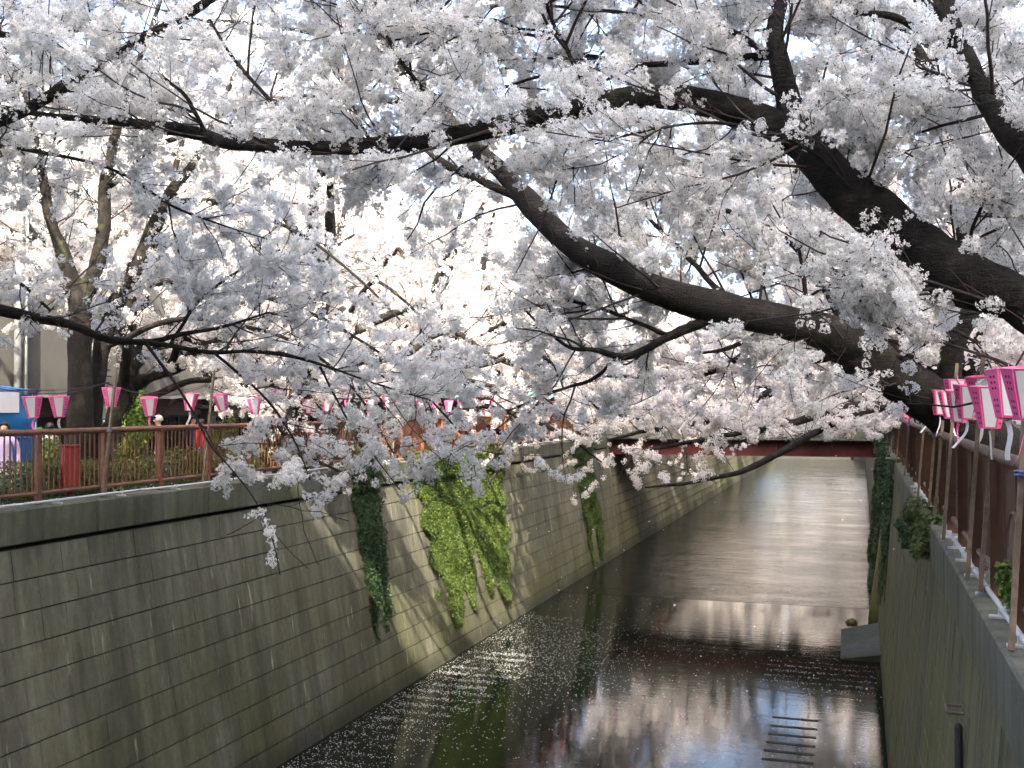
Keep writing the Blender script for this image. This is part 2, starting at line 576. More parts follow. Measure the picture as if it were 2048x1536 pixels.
def embankment(side, name, label, y0, yparts, y1, mat):
    X0, X1 = (LX - 0.06, LB) if side < 0 else (RX + 0.05, RB)
    T, B = Vector((X0, 0, -0.56)), Vector((X1, 0, WZ - 0.35))
    e = (B - T).normalized()
    n = Vector((-e.z, 0, e.x))
    if n.x * side > 0:
        n = -n
    root = empty(name, (X0, y0, -0.5), label, 'embankment wall')
    inv = Vector((X0, y0, -0.5))
    # backing slab with recessed joints
    h = (B - T).length
    mb = MB()
    a, b = T - inv - n * 0.03, B - inv - n * 0.03
    mb.prism([(a.x, 0, a.z), (b.x, 0, b.z), (b.x - 0.9 * n.x, 0, b.z), (a.x - 0.9 * n.x, 0, a.z)], (0, y1 - y0, 0))
    mb.build('backing', 'joint' if side < 0 else 'joint_light', root)
    # blocks: local x = out of wall, y along, z up the slope
    R = Matrix((n, (0, 1, 0), -e)).transposed()
    if R.determinant() < 0:
        R = Matrix((n, (0, -1, 0), -e)).transposed()
    eul = R.to_euler()
    sizes = {}
    stuff = MB()
    nc = int(h / CH)
    k = 0
    for c in range(nc + 1):
        y = y0 - RNG.uniform(0, BL)
        while y < y1:
            L = BL * RNG.choice([0.82, 1.0, 1.0, 1.3])
            hh = CH - 0.020
            ctr = T + e * (c * CH + CH / 2) + n * (RNG.uniform(-0.004, 0.004)) - n * 0.04
            pos = Vector((ctr.x, y + L / 2, ctr.z)) - inv
            if y < yparts and y + L > y0 + 1.0 and k < 299:
                key = round(L, 3)
                if key not in sizes:
                    me = MB().box((0, 0, 0), (0.10, L - 0.0025, hh), bev=0.004).mesh('block')
                    me.materials.append(M[mat])
                    sizes[key] = me
                inst('block', sizes[key], root, pos, eul)
                k += 1
            else:
                stuff.box(pos, (0.10, L - 0.0025, hh), rot=R)
            y += L
    tag(stuff.build('distant_blocks', mat, root), kind='stuff')
    # coping, cast in lengths
    cw = 0.75
    cx = (LX - cw / 2 if side < 0 else RX + cw / 2)
    cme = MB().box((0, 0, 0), (cw, 2.985, 0.50), bev=0.02).mesh('coping_stone')
    cme.materials.append(M['coping'])
    y = y0
    while y < y1 - 1:
        inst('coping_stone', cme, root, Vector((cx, y + 1.5, -0.25)) - inv)
        y += 3.0
    return root


embankment(-1, 'embankment_wall', 'left canal wall of grey concrete blocks, streaked and hung with ivy', 8.0, 25.5, BRY - 0.2, 'wall')
embankment(1, 'embankment_wall', 'right canal wall of mossy concrete blocks beside the brown fence', 3.0, 20.0, BRY - 0.2, 'wall_right')


def far_wall(side, label):
    X0, X1 = (LX, LB) if side < 0 else (RX, RB)
    root = empty('embankment_wall', (X0, BRY - 0.2, 0), label, 'embankment wall')
    mb = MB()
    o = -side
    mb.prism([(0, 0, -0.5), (X1 - X0, 0, WZ - 0.3), (X1 - X0 + side * 1.5, 0, WZ - 0.3), (side * 1.5, 0, -0.5)], (0, 320, 0))
    mb.build('face', 'wall', root)
    mb = MB()
    for c in range(1, 11):
        f = c / 11
        mb.box(((X1 - X0) * f - side * 0.004, 160, -0.5 + (WZ + 0.5) * f), (0.02, 320, 0.03))
    mb.build('joint_line', 'joint', root)
    mb = MB()
    mb.box((side * 0.3 - side * 0.05, 163, -0.25), (0.8, 314, 0.5), bev=0.02)
    mb.build('coping', 'coping', root)


far_wall(-1, 'left canal wall continuing beyond the red girder bridge')
far_wall(1, 'right canal wall continuing beyond the red girder bridge')
# buttress and drainage sill on the right wall
def wallx(side, z):
    X0, X1 = (LX - 0.06, LB) if side < 0 else (RX + 0.05, RB)
    return X0 + (X1 - X0) * (z + 0.56) / (WZ - 0.35 + 0.56)


for y, wd, lab in ((36.0, 0.9, 'sloping concrete buttress on the right wall next to the weir'), (43.5, 0.9, 'sloping concrete buttress on the right wall just before the bridge')):
    root = empty('buttress', (RB, y, WZ), lab, 'buttress')
    mb = MB()
    mb.prism([(wallx(1, -0.9) - RB - 0.02, 0, -0.9 - WZ), (-0.30, 0, -0.3), (0.4, 0, -0.3), (0.6, 0, -0.9 - WZ)], (0, wd, 0))
    mb.build('rib_face', 'wall_right', root)
root = empty('concrete_apron', (RB, 32.6, WZ), 'pale concrete apron sloping into the water under the right wall', 'concrete apron')
mb = MB()
mb.prism([(0.2, -2.0, 0.22), (0.2, 2.2, 0.30), (-1.05, 2.0, 0.035), (-1.0, -2.0, 0.025)], (0, 0, -0.5))
mb.build('slab', 'deck', root)
mb = MB()
bm = bmesh.new()
bmesh.ops.create_icosphere(bm, subdivisions=3, radius=0.17)
for v in bm.verts:
    v.co *= 1 + 0.25 * math.sin(v.co.x * 31 + 1) * math.sin(v.co.y * 27) + 0.1 * math.sin(v.co.z * 53)
    v.co.z *= 0.7
me = bpy.data.meshes.new('boulder')
bm.to_mesh(me)
bm.free()
o = link('boulder', me, None, 'wall_right', True)
o.location = (RB - 0.75, 35.0, WZ + 0.16)
tag(o, 'small dark rock at the end of the concrete apron', 'rock')

# ------------------------------------------------------------------ railings and fences
PITCH_Y = 1.457
FX_L, FX_R = -11.65, 1.03


def railing_left():
    ys = [13.05 + PITCH_Y * i for i in range(-3, 10)]
    y0, y1 = ys[0], ys[-1]
    root = empty('railing', (FX_L, y0, 0), 'brown steel railing with thin balusters along the left bank', 'railing')
    post = MB().box((0, 0, 0.52), (0.075, 0.085, 1.04), bev=0.008).box((0, 0, 1.035), (0.10, 0.10, 0.03)).mesh('post')
    post.materials.append(M['brown'])
    bal = MB().tube([(0, 0, 0.17), (0, 0, 1.05)], 0.0125, 6).mesh('baluster')
    bal.materials.append(M['brown'])
    for y in ys:
        inst('post', post, root, (0, y - y0, 0))
    tr = MB().tube([(0, 0, 0), (0, PITCH_Y, 0)], 0.048, 10, cap=False).mesh('top_rail')
    tr.materials.append(M['brown'])
    tr.polygons.foreach_set('use_smooth', [True] * len(tr.polygons))
    br = MB().tube([(0, 0.04, 0), (0, PITCH_Y - 0.04, 0)], 0.030, 8).mesh('bottom_rail')
    br.materials.append(M['brown'])
    for y in ys[:-1]:
        inst('top_rail', tr, root, (0, y - y0, 1.075))
        inst('bottom_rail', br, root, (0, y - y0, 0.17))
        for k in range(12):
            inst('baluster', bal, root, (RNG.normal() * 0.002, y - y0 + PITCH_Y * (k + 1) / 13, 0))


railing_left()


def panel_fence(name, X, y0, n, label, out, mats):
    """solid sheet panels with a barred arch at the foot, round hand rail"""
    root = empty(name, (X, y0, 0), label, 'fence')
    L = PITCH_Y
    post = MB().box((out * 0.03, 0, 0.53), (0.13, 0.022, 1.06)).mesh('post')
    post.materials.append(M[mats[0]])
    poly = [(0.03, 0.20), (L * 0.5 - 0.27, 0.20), (L * 0.5 - 0.27, 0.48)]
    for k in range(1, 8):
        a = math.pi * (1 - k / 8)
        poly.append((L * 0.5 + 0.27 * math.cos(a), 0.48 + 0.24 * math.sin(a)))
    poly += [(L * 0.5 + 0.27, 0.48), (L * 0.5 + 0.27, 0.20), (L - 0.03, 0.20), (L - 0.03, 1.03), (0.03, 1.03)]
    pm = MB().prism([(0, a, b) for a, b in poly], (0.02, 0, 0)).mesh('panel')
    pm.materials.append(M[mats[1]])
    gm = MB()
    for k in range(7):
        yy = L * 0.5 - 0.23 + k * 0.46 / 6
        hh = 0.48 + 0.24 * math.sqrt(max(0, 1 - ((yy - L * 0.5) / 0.27) ** 2))
        gm.tube([(0.0, yy, 0.2), (0.0, yy, hh)], 0.007, 5)
    arch = [(-0.005, L * 0.5 - 0.27, 0.2), (-0.005, L * 0.5 - 0.27, 0.48)] + [(-0.005, L * 0.5 + 0.27 * math.cos(math.pi * (1 - k / 10)), 0.48 + 0.24 * math.sin(math.pi * (1 - k / 10))) for k in range(1, 10)] + [(-0.005, L * 0.5 + 0.27, 0.48), (-0.005, L * 0.5 + 0.27, 0.2)]
    gm.tube(arch, 0.012, 5)
    gm = gm.mesh('grille')
    gm.materials.append(M[mats[2]])
    tr = MB().tube([(0, 0, 0), (0, L, 0)], 0.05, 12, cap=False).mesh('hand_rail')
    tr.materials.append(M[mats[2]])
    tr.polygons.foreach_set('use_smooth', [True] * len(tr.polygons))
    br = MB().tube([(0, 0.012, 0), (0, L - 0.012, 0)], 0.032, 8).mesh('bottom_rail')
    br.materials.append(M[mats[2]])
    for i in range(n):
        y = i * L
        inst('post', post, root, (0, y, 0))
        inst('panel', pm, root, (0, y, 0))
        inst('grille', gm, root, (out * 0.012, y, 0))
        inst('hand_rail', tr, root, (out * 0.02, y, 1.085))
        inst('bottom_rail', br, root, (out * 0.03, y, 0.17))
    inst('post', post, root, (0, n * L, 0))
    return root


panel_fence('panel_fence', FX_L - 0.0, 13.05 + PITCH_Y * 9 + 0.03, 15, 'orange-brown panel fence with arched grilles on the left bank behind the ivy', 1, ('brown', 'brown_panel', 'brown'))
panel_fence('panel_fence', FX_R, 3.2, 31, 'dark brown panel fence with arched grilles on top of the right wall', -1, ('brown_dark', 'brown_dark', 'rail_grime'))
for s, X, lab in ((-1, FX_L, 'brown fence along the left bank beyond the bridge'), (1, FX_R, 'brown fence along the right bank beyond the bridge')):
    root = empty('bank_fence', (X, BRY + 6.5, 0), lab, 'fence')
    mb = MB()
    mb.box((0, 60, 0.62), (0.03, 120, 0.84))
    mb.build('panel', 'brown_panel', root)
    mb = MB()
    for k in range(60):
        mb.box((0.05 * -s, k * 2.0, 0.53), (0.05, 0.06, 1.06))
    tag(mb.build('posts', 'brown', root), kind='stuff')
    MB().tube([(0, 0, 1.09), (0, 120, 1.09)], 0.05, 8).build('hand_rail', 'brown', root)


def conduit(X, y0, y1, label, name='conduit_pipe', endbend=False):
    root = empty(name, (X, y0, 0), label, 'pipe')
    pts = [(0, y, 0.062 + 0.004 * math.sin(y * 1.7)) for y in np.arange(0, y1 - y0, 0.5)]
    if endbend:
        pts = [(0.35, -0.12, 0.062), (0.12, -0.10, 0.062), (0.03, -0.04, 0.062)] + pts
    MB().tube(pts, 0.020, 8).build('pipe', 'white_pvc', root, True)
    cl = MB().box((0, 0, 0.012), (0.17, 0.05, 0.024), bev=0.004).box((0, 0, 0.05), (0.055, 0.03, 0.07), bev=0.006).mesh('clamp')
    cl.materials.append(M['white_pvc'])
    y = 0.3
    while y < y1 - y0:
        inst('clamp', cl, root, (0, y, 0.001))
        y += 0.95 if X > 0 else PITCH_Y
    return root


conduit(-11.44, 10.0, 26.5, 'white conduit pipe clamped along the left coping below the railing')
conduit(-11.44, 34.2, 46.0, 'white conduit pipe on the left coping past the ivy curtain')
conduit(0.92, 6.9, 13.4, 'white conduit pipe with block clamps along the right coping', endbend=True)
conduit(0.92, 15.6, 21.0, 'short white conduit pipe on the right coping behind the shrub')
pts = [(wallx(1, z_) - 0.012, 9.1 + 0.14 * math.sin(z_ * 2.2) + 0.10 * (z_ + 4) + 0.03 * math.sin(z_ * 9), z_) for z_ in np.linspace(-2.2, -3.5, 10)]
root = empty('wall_crack', pts[0], 'dark jagged crack running down the near right wall', 'crack')
MB().tube([np.array(q_) - np.array(pts[0]) for q_ in pts], [0.006, 0.012, 0.016, 0.02, 0.018, 0.02, 0.016, 0.014, 0.01, 0.004], 5).build('gap', 'ink', root)
# rusted bracket on the right wall
root = empty('wall_bracket', (wallx(1, -1.2) - 0.05, 9.5, -1.0), 'rusty square bracket with a hanging rubber strap on the right wall', 'bracket')
mb = MB()
for a, b in (((-0.10, -0.12, 0), (0.02, -0.12, 0)), ((-0.10, 0.12, 0), (0.02, 0.12, 0)), ((-0.10, -0.12, 0), (-0.10, 0.12, 0))):
    mb.tube([a, b], 0.012, 6)
mb.build('ring', 'rail_grime', root)
MB().box((-0.012, -0.02, -0.36), (0.06, 0.09, 0.5), bev=0.02).build('strap', 'joint', root)

# ------------------------------------------------------------------ bridge
def bridge():
    root = empty('road_bridge', (-5.3, BRY, 0), 'low road bridge with a dark red girder crossing the canal', 'bridge')
    xl, xr = LX - 0.8 + 5.3, RX + 0.6 + 5.3
    W = xr - xl
    cx = (xl + xr) / 2
    mb = MB()
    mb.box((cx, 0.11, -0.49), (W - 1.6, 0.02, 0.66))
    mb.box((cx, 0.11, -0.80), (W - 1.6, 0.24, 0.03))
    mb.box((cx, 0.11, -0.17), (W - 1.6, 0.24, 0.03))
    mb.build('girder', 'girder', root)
    st = MB().box((0, 0, 0), (0.02, 0.10, 0.60)).mesh('stiffener')
    st.materials.append(M['girder'])
    for k in range(7):
        inst('stiffener', st, root, (xl + 1.6 + k * (W - 3.2) / 6, 0.05, -0.485))
    for k in range(4):
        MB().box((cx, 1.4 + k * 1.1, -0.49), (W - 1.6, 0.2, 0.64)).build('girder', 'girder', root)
    MB().box((cx, 2.6, 0.03), (W + 0.5, 5.6, 0.34), bev=0.02).build('deck_slab', 'deck', root)
    MB().box((cx, -0.14, 0.26), (W + 0.5, 0.30, 0.72), bev=0.02).build('kerb_beam', 'deck', root)
    MB().tube([(4.9, -0.1, -0.80), (4.9, -0.1, -0.95)], 0.06, 8).build('drain_spout', 'cable', root)
    for yy in (-0.1, 5.2):
        post = MB().box((0, 0, 0.45), (0.06, 0.06, 0.9)).mesh('parapet_post')
        post.materials.append(M['galv'])
        for k in range(10):
            inst('parapet_post', post, root, (xl + 0.4 + k * (W - 0.8) / 9, yy, 0.61))
        for z in (0.9, 1.12, 1.34, 1.5):
            MB().tube([(xl + 0.2, yy, z), (xr - 0.2, yy, z)], 0.022, 6).build('parapet_rail', 'galv', root)
    for x0, x1 in ((xl + 0.5, xl + 1.9), (xr - 1.75, xr - 0.3)):
        MB().box(((x0 + x1) / 2, -0.16, 1.07), (x1 - x0, 0.03, 0.86), bev=0.006).build('parapet_board', 'grey_board', root)
    return root


bridge()
# planter box on a bracket at the right bridge end
root = empty('planter_box', (0.92, 29.4, -0.3), 'grey stone planter box overhanging the right wall before the bridge', 'planter')
mb = MB()
mb.prism([(-0.28, 0, 0.35), (-0.22, 0, 0.0), (0.25, 0, 0.0), (0.3, 0, 0.35)], (0, 0.9, 0))
mb.build('trough', 'coping', root)
MB().box((0, 0.45, 0.37), (0.64, 0.98, 0.05), bev=0.01).build('rim', 'deck', root)

# ------------------------------------------------------------------ buildings
def facade_building(name, x_face, x_back, y0, y1, z1, mat, label, side, floors, pitch_, ground=True, win=(1.5, 1.4)):
    """block whose street face looks at the canal; real window recesses with frames and panes"""
    root = empty(name, (x_face, (y0 + y1) / 2, SZ), label, 'building')
    cy_ = (y0 + y1) / 2
    d = x_back - x_face
    h = z1 - SZ
    base = 2.25 if ground else 0
    MB().box((d / 2, 0, base + (h - base) / 2), (abs(d), y1 - y0, h - base)).build('wall', mat, root)
    MB().box((d / 2 - 0.02 * np.sign(d), 0, h + 0.15), (abs(d) + 0.3, y1 - y0 + 0.3, 0.3)).build('parapet', mat, root)
    o = -np.sign(d)
    fr = MB()
    ww, wh = win
    for a, b, c, e in ((0, wh / 2, ww + 0.12, 0.07), (0, -wh / 2, ww + 0.12, 0.07)):
        fr.box((0.03 * o, a, b), (0.10, c, e))
    for a in (-ww / 2, 0, ww / 2):
        fr.box((0.03 * o, a, 0), (0.08, 0.05, wh))
    fr = fr.mesh('window_frame')
    fr.materials.append(M['galv'])
    pn = MB().box((0.012 * o, 0, 0), (0.03, ww, wh)).mesh('window')
    pn.materials.append(M['glass'])
    for f in range(floors):
        z = 4.0 + f * 3.1
        if z + 1 > h:
            break
        k = int((y1 - y0 - 1.5) / pitch_)
        for i in range(k):
            y = -(y1 - y0) / 2 + 0.9 + (i + 0.5) * (y1 - y0 - 1.8) / k
            wn = inst('window', pn, root, (0, y, z))
            inst('frame', fr, wn, (0, 0, 0))
    if ground:
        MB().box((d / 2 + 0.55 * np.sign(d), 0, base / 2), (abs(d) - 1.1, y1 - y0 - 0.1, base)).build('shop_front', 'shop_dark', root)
        for i in range(int((y1 - y0) / 4.0) + 1):
            y = -(y1 - y0) / 2 + 0.3 + i * 4.0
            MB().box((0.35 * np.sign(d), min(y, (y1 - y0) / 2 - 0.3), base / 2), (0.45, 0.45, base)).build('pier', mat, root)
    return root


# main building behind the left railing: blank rendered upper wall over a recessed shop front
def left_building():
    X = -20.0
    root = empty('shop_building', (X, 30.0, SZ), 'pale rendered building with recessed dark shop front behind the left railing', 'building')
    z = lambda v: v - SZ
    # upper wall, split around the window bay on the left
    MB().box((-5, 3.0, z(1.78) + 3.9), (10, 26.0, 7.8)).build('wall', 'render', root)
    MB().box((-5.6, -15.0, 4.9), (10, 9.96, 9.8)).build('side_wall', 'render', root)
    MB().box((-5.0, 3.0, 10.15), (10.3, 26.3, 0.24), bev=0.03).build('parapet', 'render3', root)
    MB().box((-0.15, 3.0, z(1.78) - 0.06), (0.5, 26.0, 0.10)).build('soffit_edge', 'render3', root)
    # ground floor recess
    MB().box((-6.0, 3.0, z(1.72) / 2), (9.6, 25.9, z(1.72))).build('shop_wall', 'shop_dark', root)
    MB().box((-1.1, 4.0, z(1.42)), (0.16, 22.0, 0.52)).build('fascia', 'render2', root)
    for y in (-9.8, -5.6, -2.4, 1.2, 5.0, 9.4, 13.5):
        MB().box((-0.9, y, z(1.72) / 2 - 0.02), (0.42, 0.36, z(1.72) - 0.05)).build('pier', 'render', root)
    for y0, y1 in ((-5.3, -2.7), (-2.1, 0.9), (1.5, 4.7), (5.3, 9.1), (9.7, 13.2)):
        w_ = MB().box((-1.17, (y0 + y1) / 2, 0.85), (0.04, y1 - y0, 1.5)).build('shop_window', 'glass', root)
        fm = MB()
        for y in np.linspace(y0, y1, 4):
            fm.box((-1.13, y, 0.85), (0.06, 0.06, 1.55))
        fm.box((-1.13, (y0 + y1) / 2, 1.6), (0.06, y1 - y0, 0.07))
        f_ = fm.build('mullion', 'frame_dark', w_)
    # faint raised lettering on the fascia
    mb = MB()
    for i in range(4):
        y = -3.6 + i * 0.32
        mb.box((-1.01, y, z(1.46)), (0.02, 0.20, 0.03))
        mb.box((-1.01, y + 0.05, z(1.40)), (0.02, 0.03, 0.16))
        mb.box((-1.01, y, z(1.34)), (0.02, 0.16, 0.03))
    mb.build('fascia_lettering', 'render3', root)
    # rain pipes
    for y, s in ((-7.55, 0.10), (-7.32, 0.07)):
        MB().tube([(0.12, y - 0.9, 0.1), (0.12, y - 0.9, 9.6)], s, 10).build('downpipe', 'galv' if s > .08 else 'white_pvc', root, True)
    # slatted window high on the left
    zz = z(5.9)
    w_ = MB().box((0.012, -8.9, zz), (0.03, 1.7, 1.3)).build('window', 'shop_dark', root)
    mb = MB()
    for k in range(9):
        mb.box((0.05, -9.7 + k * 0.2, zz), (0.05, 0.04, 1.3))
    mb.box((0.05, -8.9, zz + 0.68), (0.06, 1.8, 0.10))
    mb.build('louvre', 'render3', w_)
    for y in (-6, -1.5, 3, 7.5, 12):
        w_ = MB().box((0.012, y, 7.4), (0.03, 1.6, 1.3)).build('window', 'glass', root)
        mb = MB()
        for a in (-0.82, 0, 0.82):
            mb.box((0.035, y + a, 7.4), (0.05, 0.06, 1.36))
        for b in (-0.68, 0.68):
            mb.box((0.035, y, 7.4 + b), (0.05, 1.7, 0.06))
        mb.build('frame', 'galv', w_)


left_building()
facade_building('apartment_block', -19.5, -33, 44.5, 62, 9.5, 'render3', 'white apartment block on the left bank beside the bridge', -1, 3, 3.2)
facade_building('apartment_block', -20.5, -34, 64, 84, 9, 'render2', 'brown tiled apartment block on the left bank past the bridge', -1, 3, 3.0)
facade_building('apartment_block', -19.8, -34, 86, 112, 9, 'render', 'grey apartment block farthest along the left bank', -1, 4, 3.4)
facade_building('apartment_block', 9.2, 22, 22, 44, 8, 'render3', 'white apartment block behind the cherry trees on the right bank', 1, 3, 3.2)
facade_building('apartment_block', 9.5, 22, 47, 76, 9, 'render2', 'brown tiled apartment block on the right bank past the bridge', 1, 4, 3.2)
facade_building('apartment_block', 9.2, 24, 80, 118, 9, 'render', 'grey apartment block farthest along the right bank', 1, 3, 3.5)
# unseen block added behind the viewer to shade the near water and blossoms
rb = empty('added_shade_tower', (-7, -18, SZ), 'unseen tower block added behind the viewer to shade the near trees and water', 'building')
MB().box((0, 0, 15.6), (32, 10, 31.2)).build('wall', 'render3', rb)
wm = MB().box((0, 0, 0), (2.2, 0.05, 1.4)).mesh('window')
wm.materials.append(M['glass'])
for f in range(9):
    for i in range(7):
        inst('window', wm, rb, (-12 + i * 4, 5.02, 3.2 + f * 3.2))

rb = empty('added_shade_tower', (14.5, -22, SZ), 'unseen high-rise tower added behind the viewer to shade the bridge and right bank', 'building')  # added out of view so its shadow falls on the girder and right-bank trees
MB().box((0, 0, 35), (14, 13, 70)).build('wall', 'render3', rb)
for f in range(21):
    for i in range(3):
        inst('window', wm, rb, (-4 + i * 4, 6.52, 3.2 + f * 3.2))

# vertical signboard by the trunk
def text_mesh(s, size, mat):
    c = bpy.data.curves.new('t', 'FONT')
    c.body = s
    c.size = size
    c.align_x, c.align_y = 'CENTER', 'CENTER'
    c.extrude = 0.002
    o = bpy.data.objects.new('t', c)
    COL.objects.link(o)
    bpy.context.view_layer.update()
    me = bpy.data.meshes.new_from_object(o.evaluated_get(bpy.context.evaluated_depsgraph_get()))
    bpy.data.objects.remove(o)
    me.materials.clear()
    me.materials.append(M[mat])
    return me


p = atx(213, 850, -18.2)
root = empty('signboard', (p[0], p[1], SZ), 'tall white vertical signboard with dark lettering right of the big trunk', 'sign', rz=rad(40))
MB().box((0, 0, 1.95), (0.46, 0.16, 3.1), bev=0.02).box((0, 0, 0.25), (0.30, 0.12, 0.5)).build('panel', 'render3', root)
for i, ch in enumerate('ウエスト'):
    inst('lettering', text_mesh(ch, 0.30, 'frame_dark'), root, (-0.02, -0.085, 3.05 - i * 0.33), (rad(90), 0, 0))
MB().box((-0.02, -0.085, 1.45), (0.40, 0.012, 0.26)).build('plate', 'sign_green', root)
mb = MB()
for r_ in range(2):
    for k in range(4):
        x = -0.13 + k * 0.075
        zz = 1.51 - r_ * 0.11
        mb.box((x, -0.094, zz + 0.025), (0.055, 0.006, 0.010))
        mb.box((x, -0.094, zz - 0.005), (0.045, 0.006, 0.010))
        mb.box((x, -0.0945, zz), (0.010, 0.006, 0.07))
mb.build('plate_lettering', 'paper', root)

# ------------------------------------------------------------------ cherry trees
def resample(pts, rs, K):
    pts = np.asarray(pts, float)
    rs = np.asarray(rs, float)
    n = len(pts)
    # Catmull-Rom through the control points, even in arc length
    out, ro = [], []
    ext = np.vstack([2 * pts[0] - pts[1], pts, 2 * pts[-1] - pts[-2]])
    for i in range(n - 1):
        p0, p1, p2, p3 = ext[i:i + 4]
        for t in np.linspace(0, 1, 12, endpoint=False):
            out.append(0.5 * ((2 * p1) + (-p0 + p2) * t + (2 * p0 - 5 * p1 + 4 * p2 - p3) * t * t + (-p0 + 3 * p1 - 3 * p2 + p3) * t ** 3))
            ro.append(rs[i] + (rs[i + 1] - rs[i]) * t)
    out.append(pts[-1])
    ro.append(rs[-1])
    out, ro = np.array(out), np.array(ro)
    s = np.r_[0, np.cumsum(np.linalg.norm(np.diff(out, axis=0), axis=1))]
    u = np.linspace(0, s[-1], K)
    return np.stack([np.interp(u, s, out[:, k]) for k in range(3)], 1), np.interp(u, s, ro)


def unit(v):
    return v / np.maximum(np.linalg.norm(v, axis=-1, keepdims=True), 1e-9)


def spawn(P, R, n, lr, ang, bias, lift, wob, K, rf, tmin=0.08, rmax=1.0, pow_=1.0):
    """n child branches grown from polylines P (N,K0,3)"""
    if n <= 0 or len(P) == 0:
        return np.zeros((0, K, 3)), np.zeros((0, K))
    Ls = np.linalg.norm(np.diff(P, axis=1), axis=2).sum(1)
    idx = RNG.choice(len(P), n, p=Ls / Ls.sum())
    t = tmin + (1 - tmin) * RNG.random(n) ** pow_
    K0 = P.shape[1]
    f = t * (K0 - 1)
    i0 = np.minimum(f.astype(int), K0 - 2)
    fr = (f - i0)[:, None]
    a, b = P[idx, i0], P[idx, i0 + 1]
    pos = a + (b - a) * fr
    tan = unit(b - a)
    r0 = R[idx, i0]
    v = RNG.normal(size=(n, 3))
    v[:, 2] *= 0.75
    v = unit(v - (v * tan).sum(1, keepdims=True) * tan)
    an = RNG.normal(ang, 0.22, n)[:, None]
    d = unit(tan * np.cos(an) + v * np.sin(an) + np.asarray(bias))
    L = RNG.uniform(lr[0], lr[1], n) * (1 - 0.3 * t)
    s = np.linspace(0, 1, K)[None, :, None]
    cv = RNG.normal(size=(n, 3)) * wob
    cv[:, 2] += lift * RNG.uniform(0.4, 1.5, n)
    pts = pos[:, None] + (d[:, None] * s + cv[:, None] * s * s) * L[:, None, None]
    wig = np.cumsum(RNG.normal(size=(n, K, 3)), axis=1) * 0.035 * L[:, None, None] / math.sqrt(K)
    wig -= wig[:, :1]
    pts = pts + wig
    rr = np.minimum(r0 * 0.75, rf * L) * np.minimum(1, rmax)
    R2 = rr[:, None] * (1 - 0.72 * np.linspace(0, 1, K)[None])
    return pts, R2


def tubes(P, R, S):
    """numpy tube surfaces -> verts, quads"""
    n, K, _ = P.shape
    if n == 0:
        return np.zeros((0, 3)), np.zeros((0, 4), int)
    t = unit(np.gradient(P, axis=1))
    ref = np.zeros((n, 1, 3))
    horiz = np.abs(t[:, :, 2]).mean(1) < 0.75
    ref[horiz, 0, 2] = 1
    ref[~horiz, 0, 0] = 1
    u = unit(np.cross(t, ref))
    v = np.cross(t, u)
    a = np.arange(S) * 2 * math.pi / S
    ring = u[:, :, None] * np.cos(a)[None, None, :, None] + v[:, :, None] * np.sin(a)[None, None, :, None]
    V = P[:, :, None] + ring * R[:, :, None, None]
    base = (np.arange(n) * K * S)[:, None, None] + (np.arange(K - 1) * S)[None, :, None]
    k = np.arange(S)[None, None]
    k2 = (k + 1) % S
    F = np.stack([base + k, base + k2, base + S + k2, base + S + k], -1)
    return V.reshape(-1, 3), F.reshape(-1, 4)


def join(parts):
    vs, fs, b = [], [], 0
    for V, F in parts:
        if len(V) == 0:
            continue
        vs.append(V)
        fs.append(F + b)
        b += len(V)
    return np.vstack(vs), np.vstack(fs)


# flower clusters (built once, scattered through each crown)
def flower_cluster(name, nf, R, fr, full, leaves, seed, stretch=1.0):
    rg = np.random.default_rng(seed)
    mb = MB()
    g = math.pi * (3 - math.sqrt(5))
    for i in range(nf):
        z = 1 - 2 * (i + 0.5) / nf
        q = math.sqrt(1 - z * z)
        nrm = np.array((q * math.cos(g * i), q * math.sin(g * i), z)) + rg.normal(size=3) * 0.28
        nrm /= np.linalg.norm(nrm)
        c = nrm * R * rg.uniform(0.62, 1.08) * np.array((1, 1, stretch))
        nn = nrm + rg.normal(size=3) * 0.35
        nn[2] -= 0.15
        nn /= np.linalg.norm(nn)
        u = np.cross(nn, rg.normal(size=3))
        u /= np.linalg.norm(u)
        v = np.cross(nn, u)
        r = fr * rg.uniform(0.85, 1.12)
        cup = rg.uniform(0.12, 0.42)
        a0 = rg.uniform(0, 6.28)
        P = lambda rr, a, h: c + (u * math.cos(a) + v * math.sin(a)) * rr * r + nn * h * r
        if full:
            for k in range(5):
                a = a0 + k * 1.2566
                mb.add([P(0.10, a, 0), P(0.72, a - 0.52, cup * 0.6), P(1.0, a - 0.16, cup), P(1.0, a + 0.16, cup), P(0.72, a + 0.52, cup * 0.6)], [(0, 1, 2, 3, 4)], 0)
            mb.add([P(0.24, a0 + k * 2.0944, cup * 0.22) for k in range(3)], [(0, 1, 2)], 1)
            mb.add([P(0.26, a0 + k * 2.0944, -0.1) for k in range(3)], [(2, 1, 0)], 1)
        else:
            mb.add([P(0.92, a0 + k * 1.2566, 0.1) for k in range(5)], [(0, 1, 2, 3, 4)], 0)
            if i % 2 == 0:
                mb.add([P(0.28, a0 + k * 2.0944, 0.2) for k in range(3)], [(0, 1, 2)], 1)
    for i in range(leaves):
        d = rg.normal(size=3)
        d /= np.linalg.norm(d)
        u = np.cross(d, rg.normal(size=3))
        u /= np.linalg.norm(u)
        L = 0.038 * R / 0.065
        c = d * R * 0.75
        mb.add([c, c + d * L * 0.5 + u * L * 0.22, c + d * L, c + d * L * 0.5 - u * L * 0.22], [(0, 1, 2, 3)], 2)
    me = bpy.data.meshes.new(name)
    me.from_pydata(mb.v, [], mb.f)
    me.polygons.foreach_set('material_index', mb.m)
    for m in ('petal' if full else 'petal_far', 'flower_eye', 'leaflet'):
        me.materials.append(M[m])
    me.update()
    return me


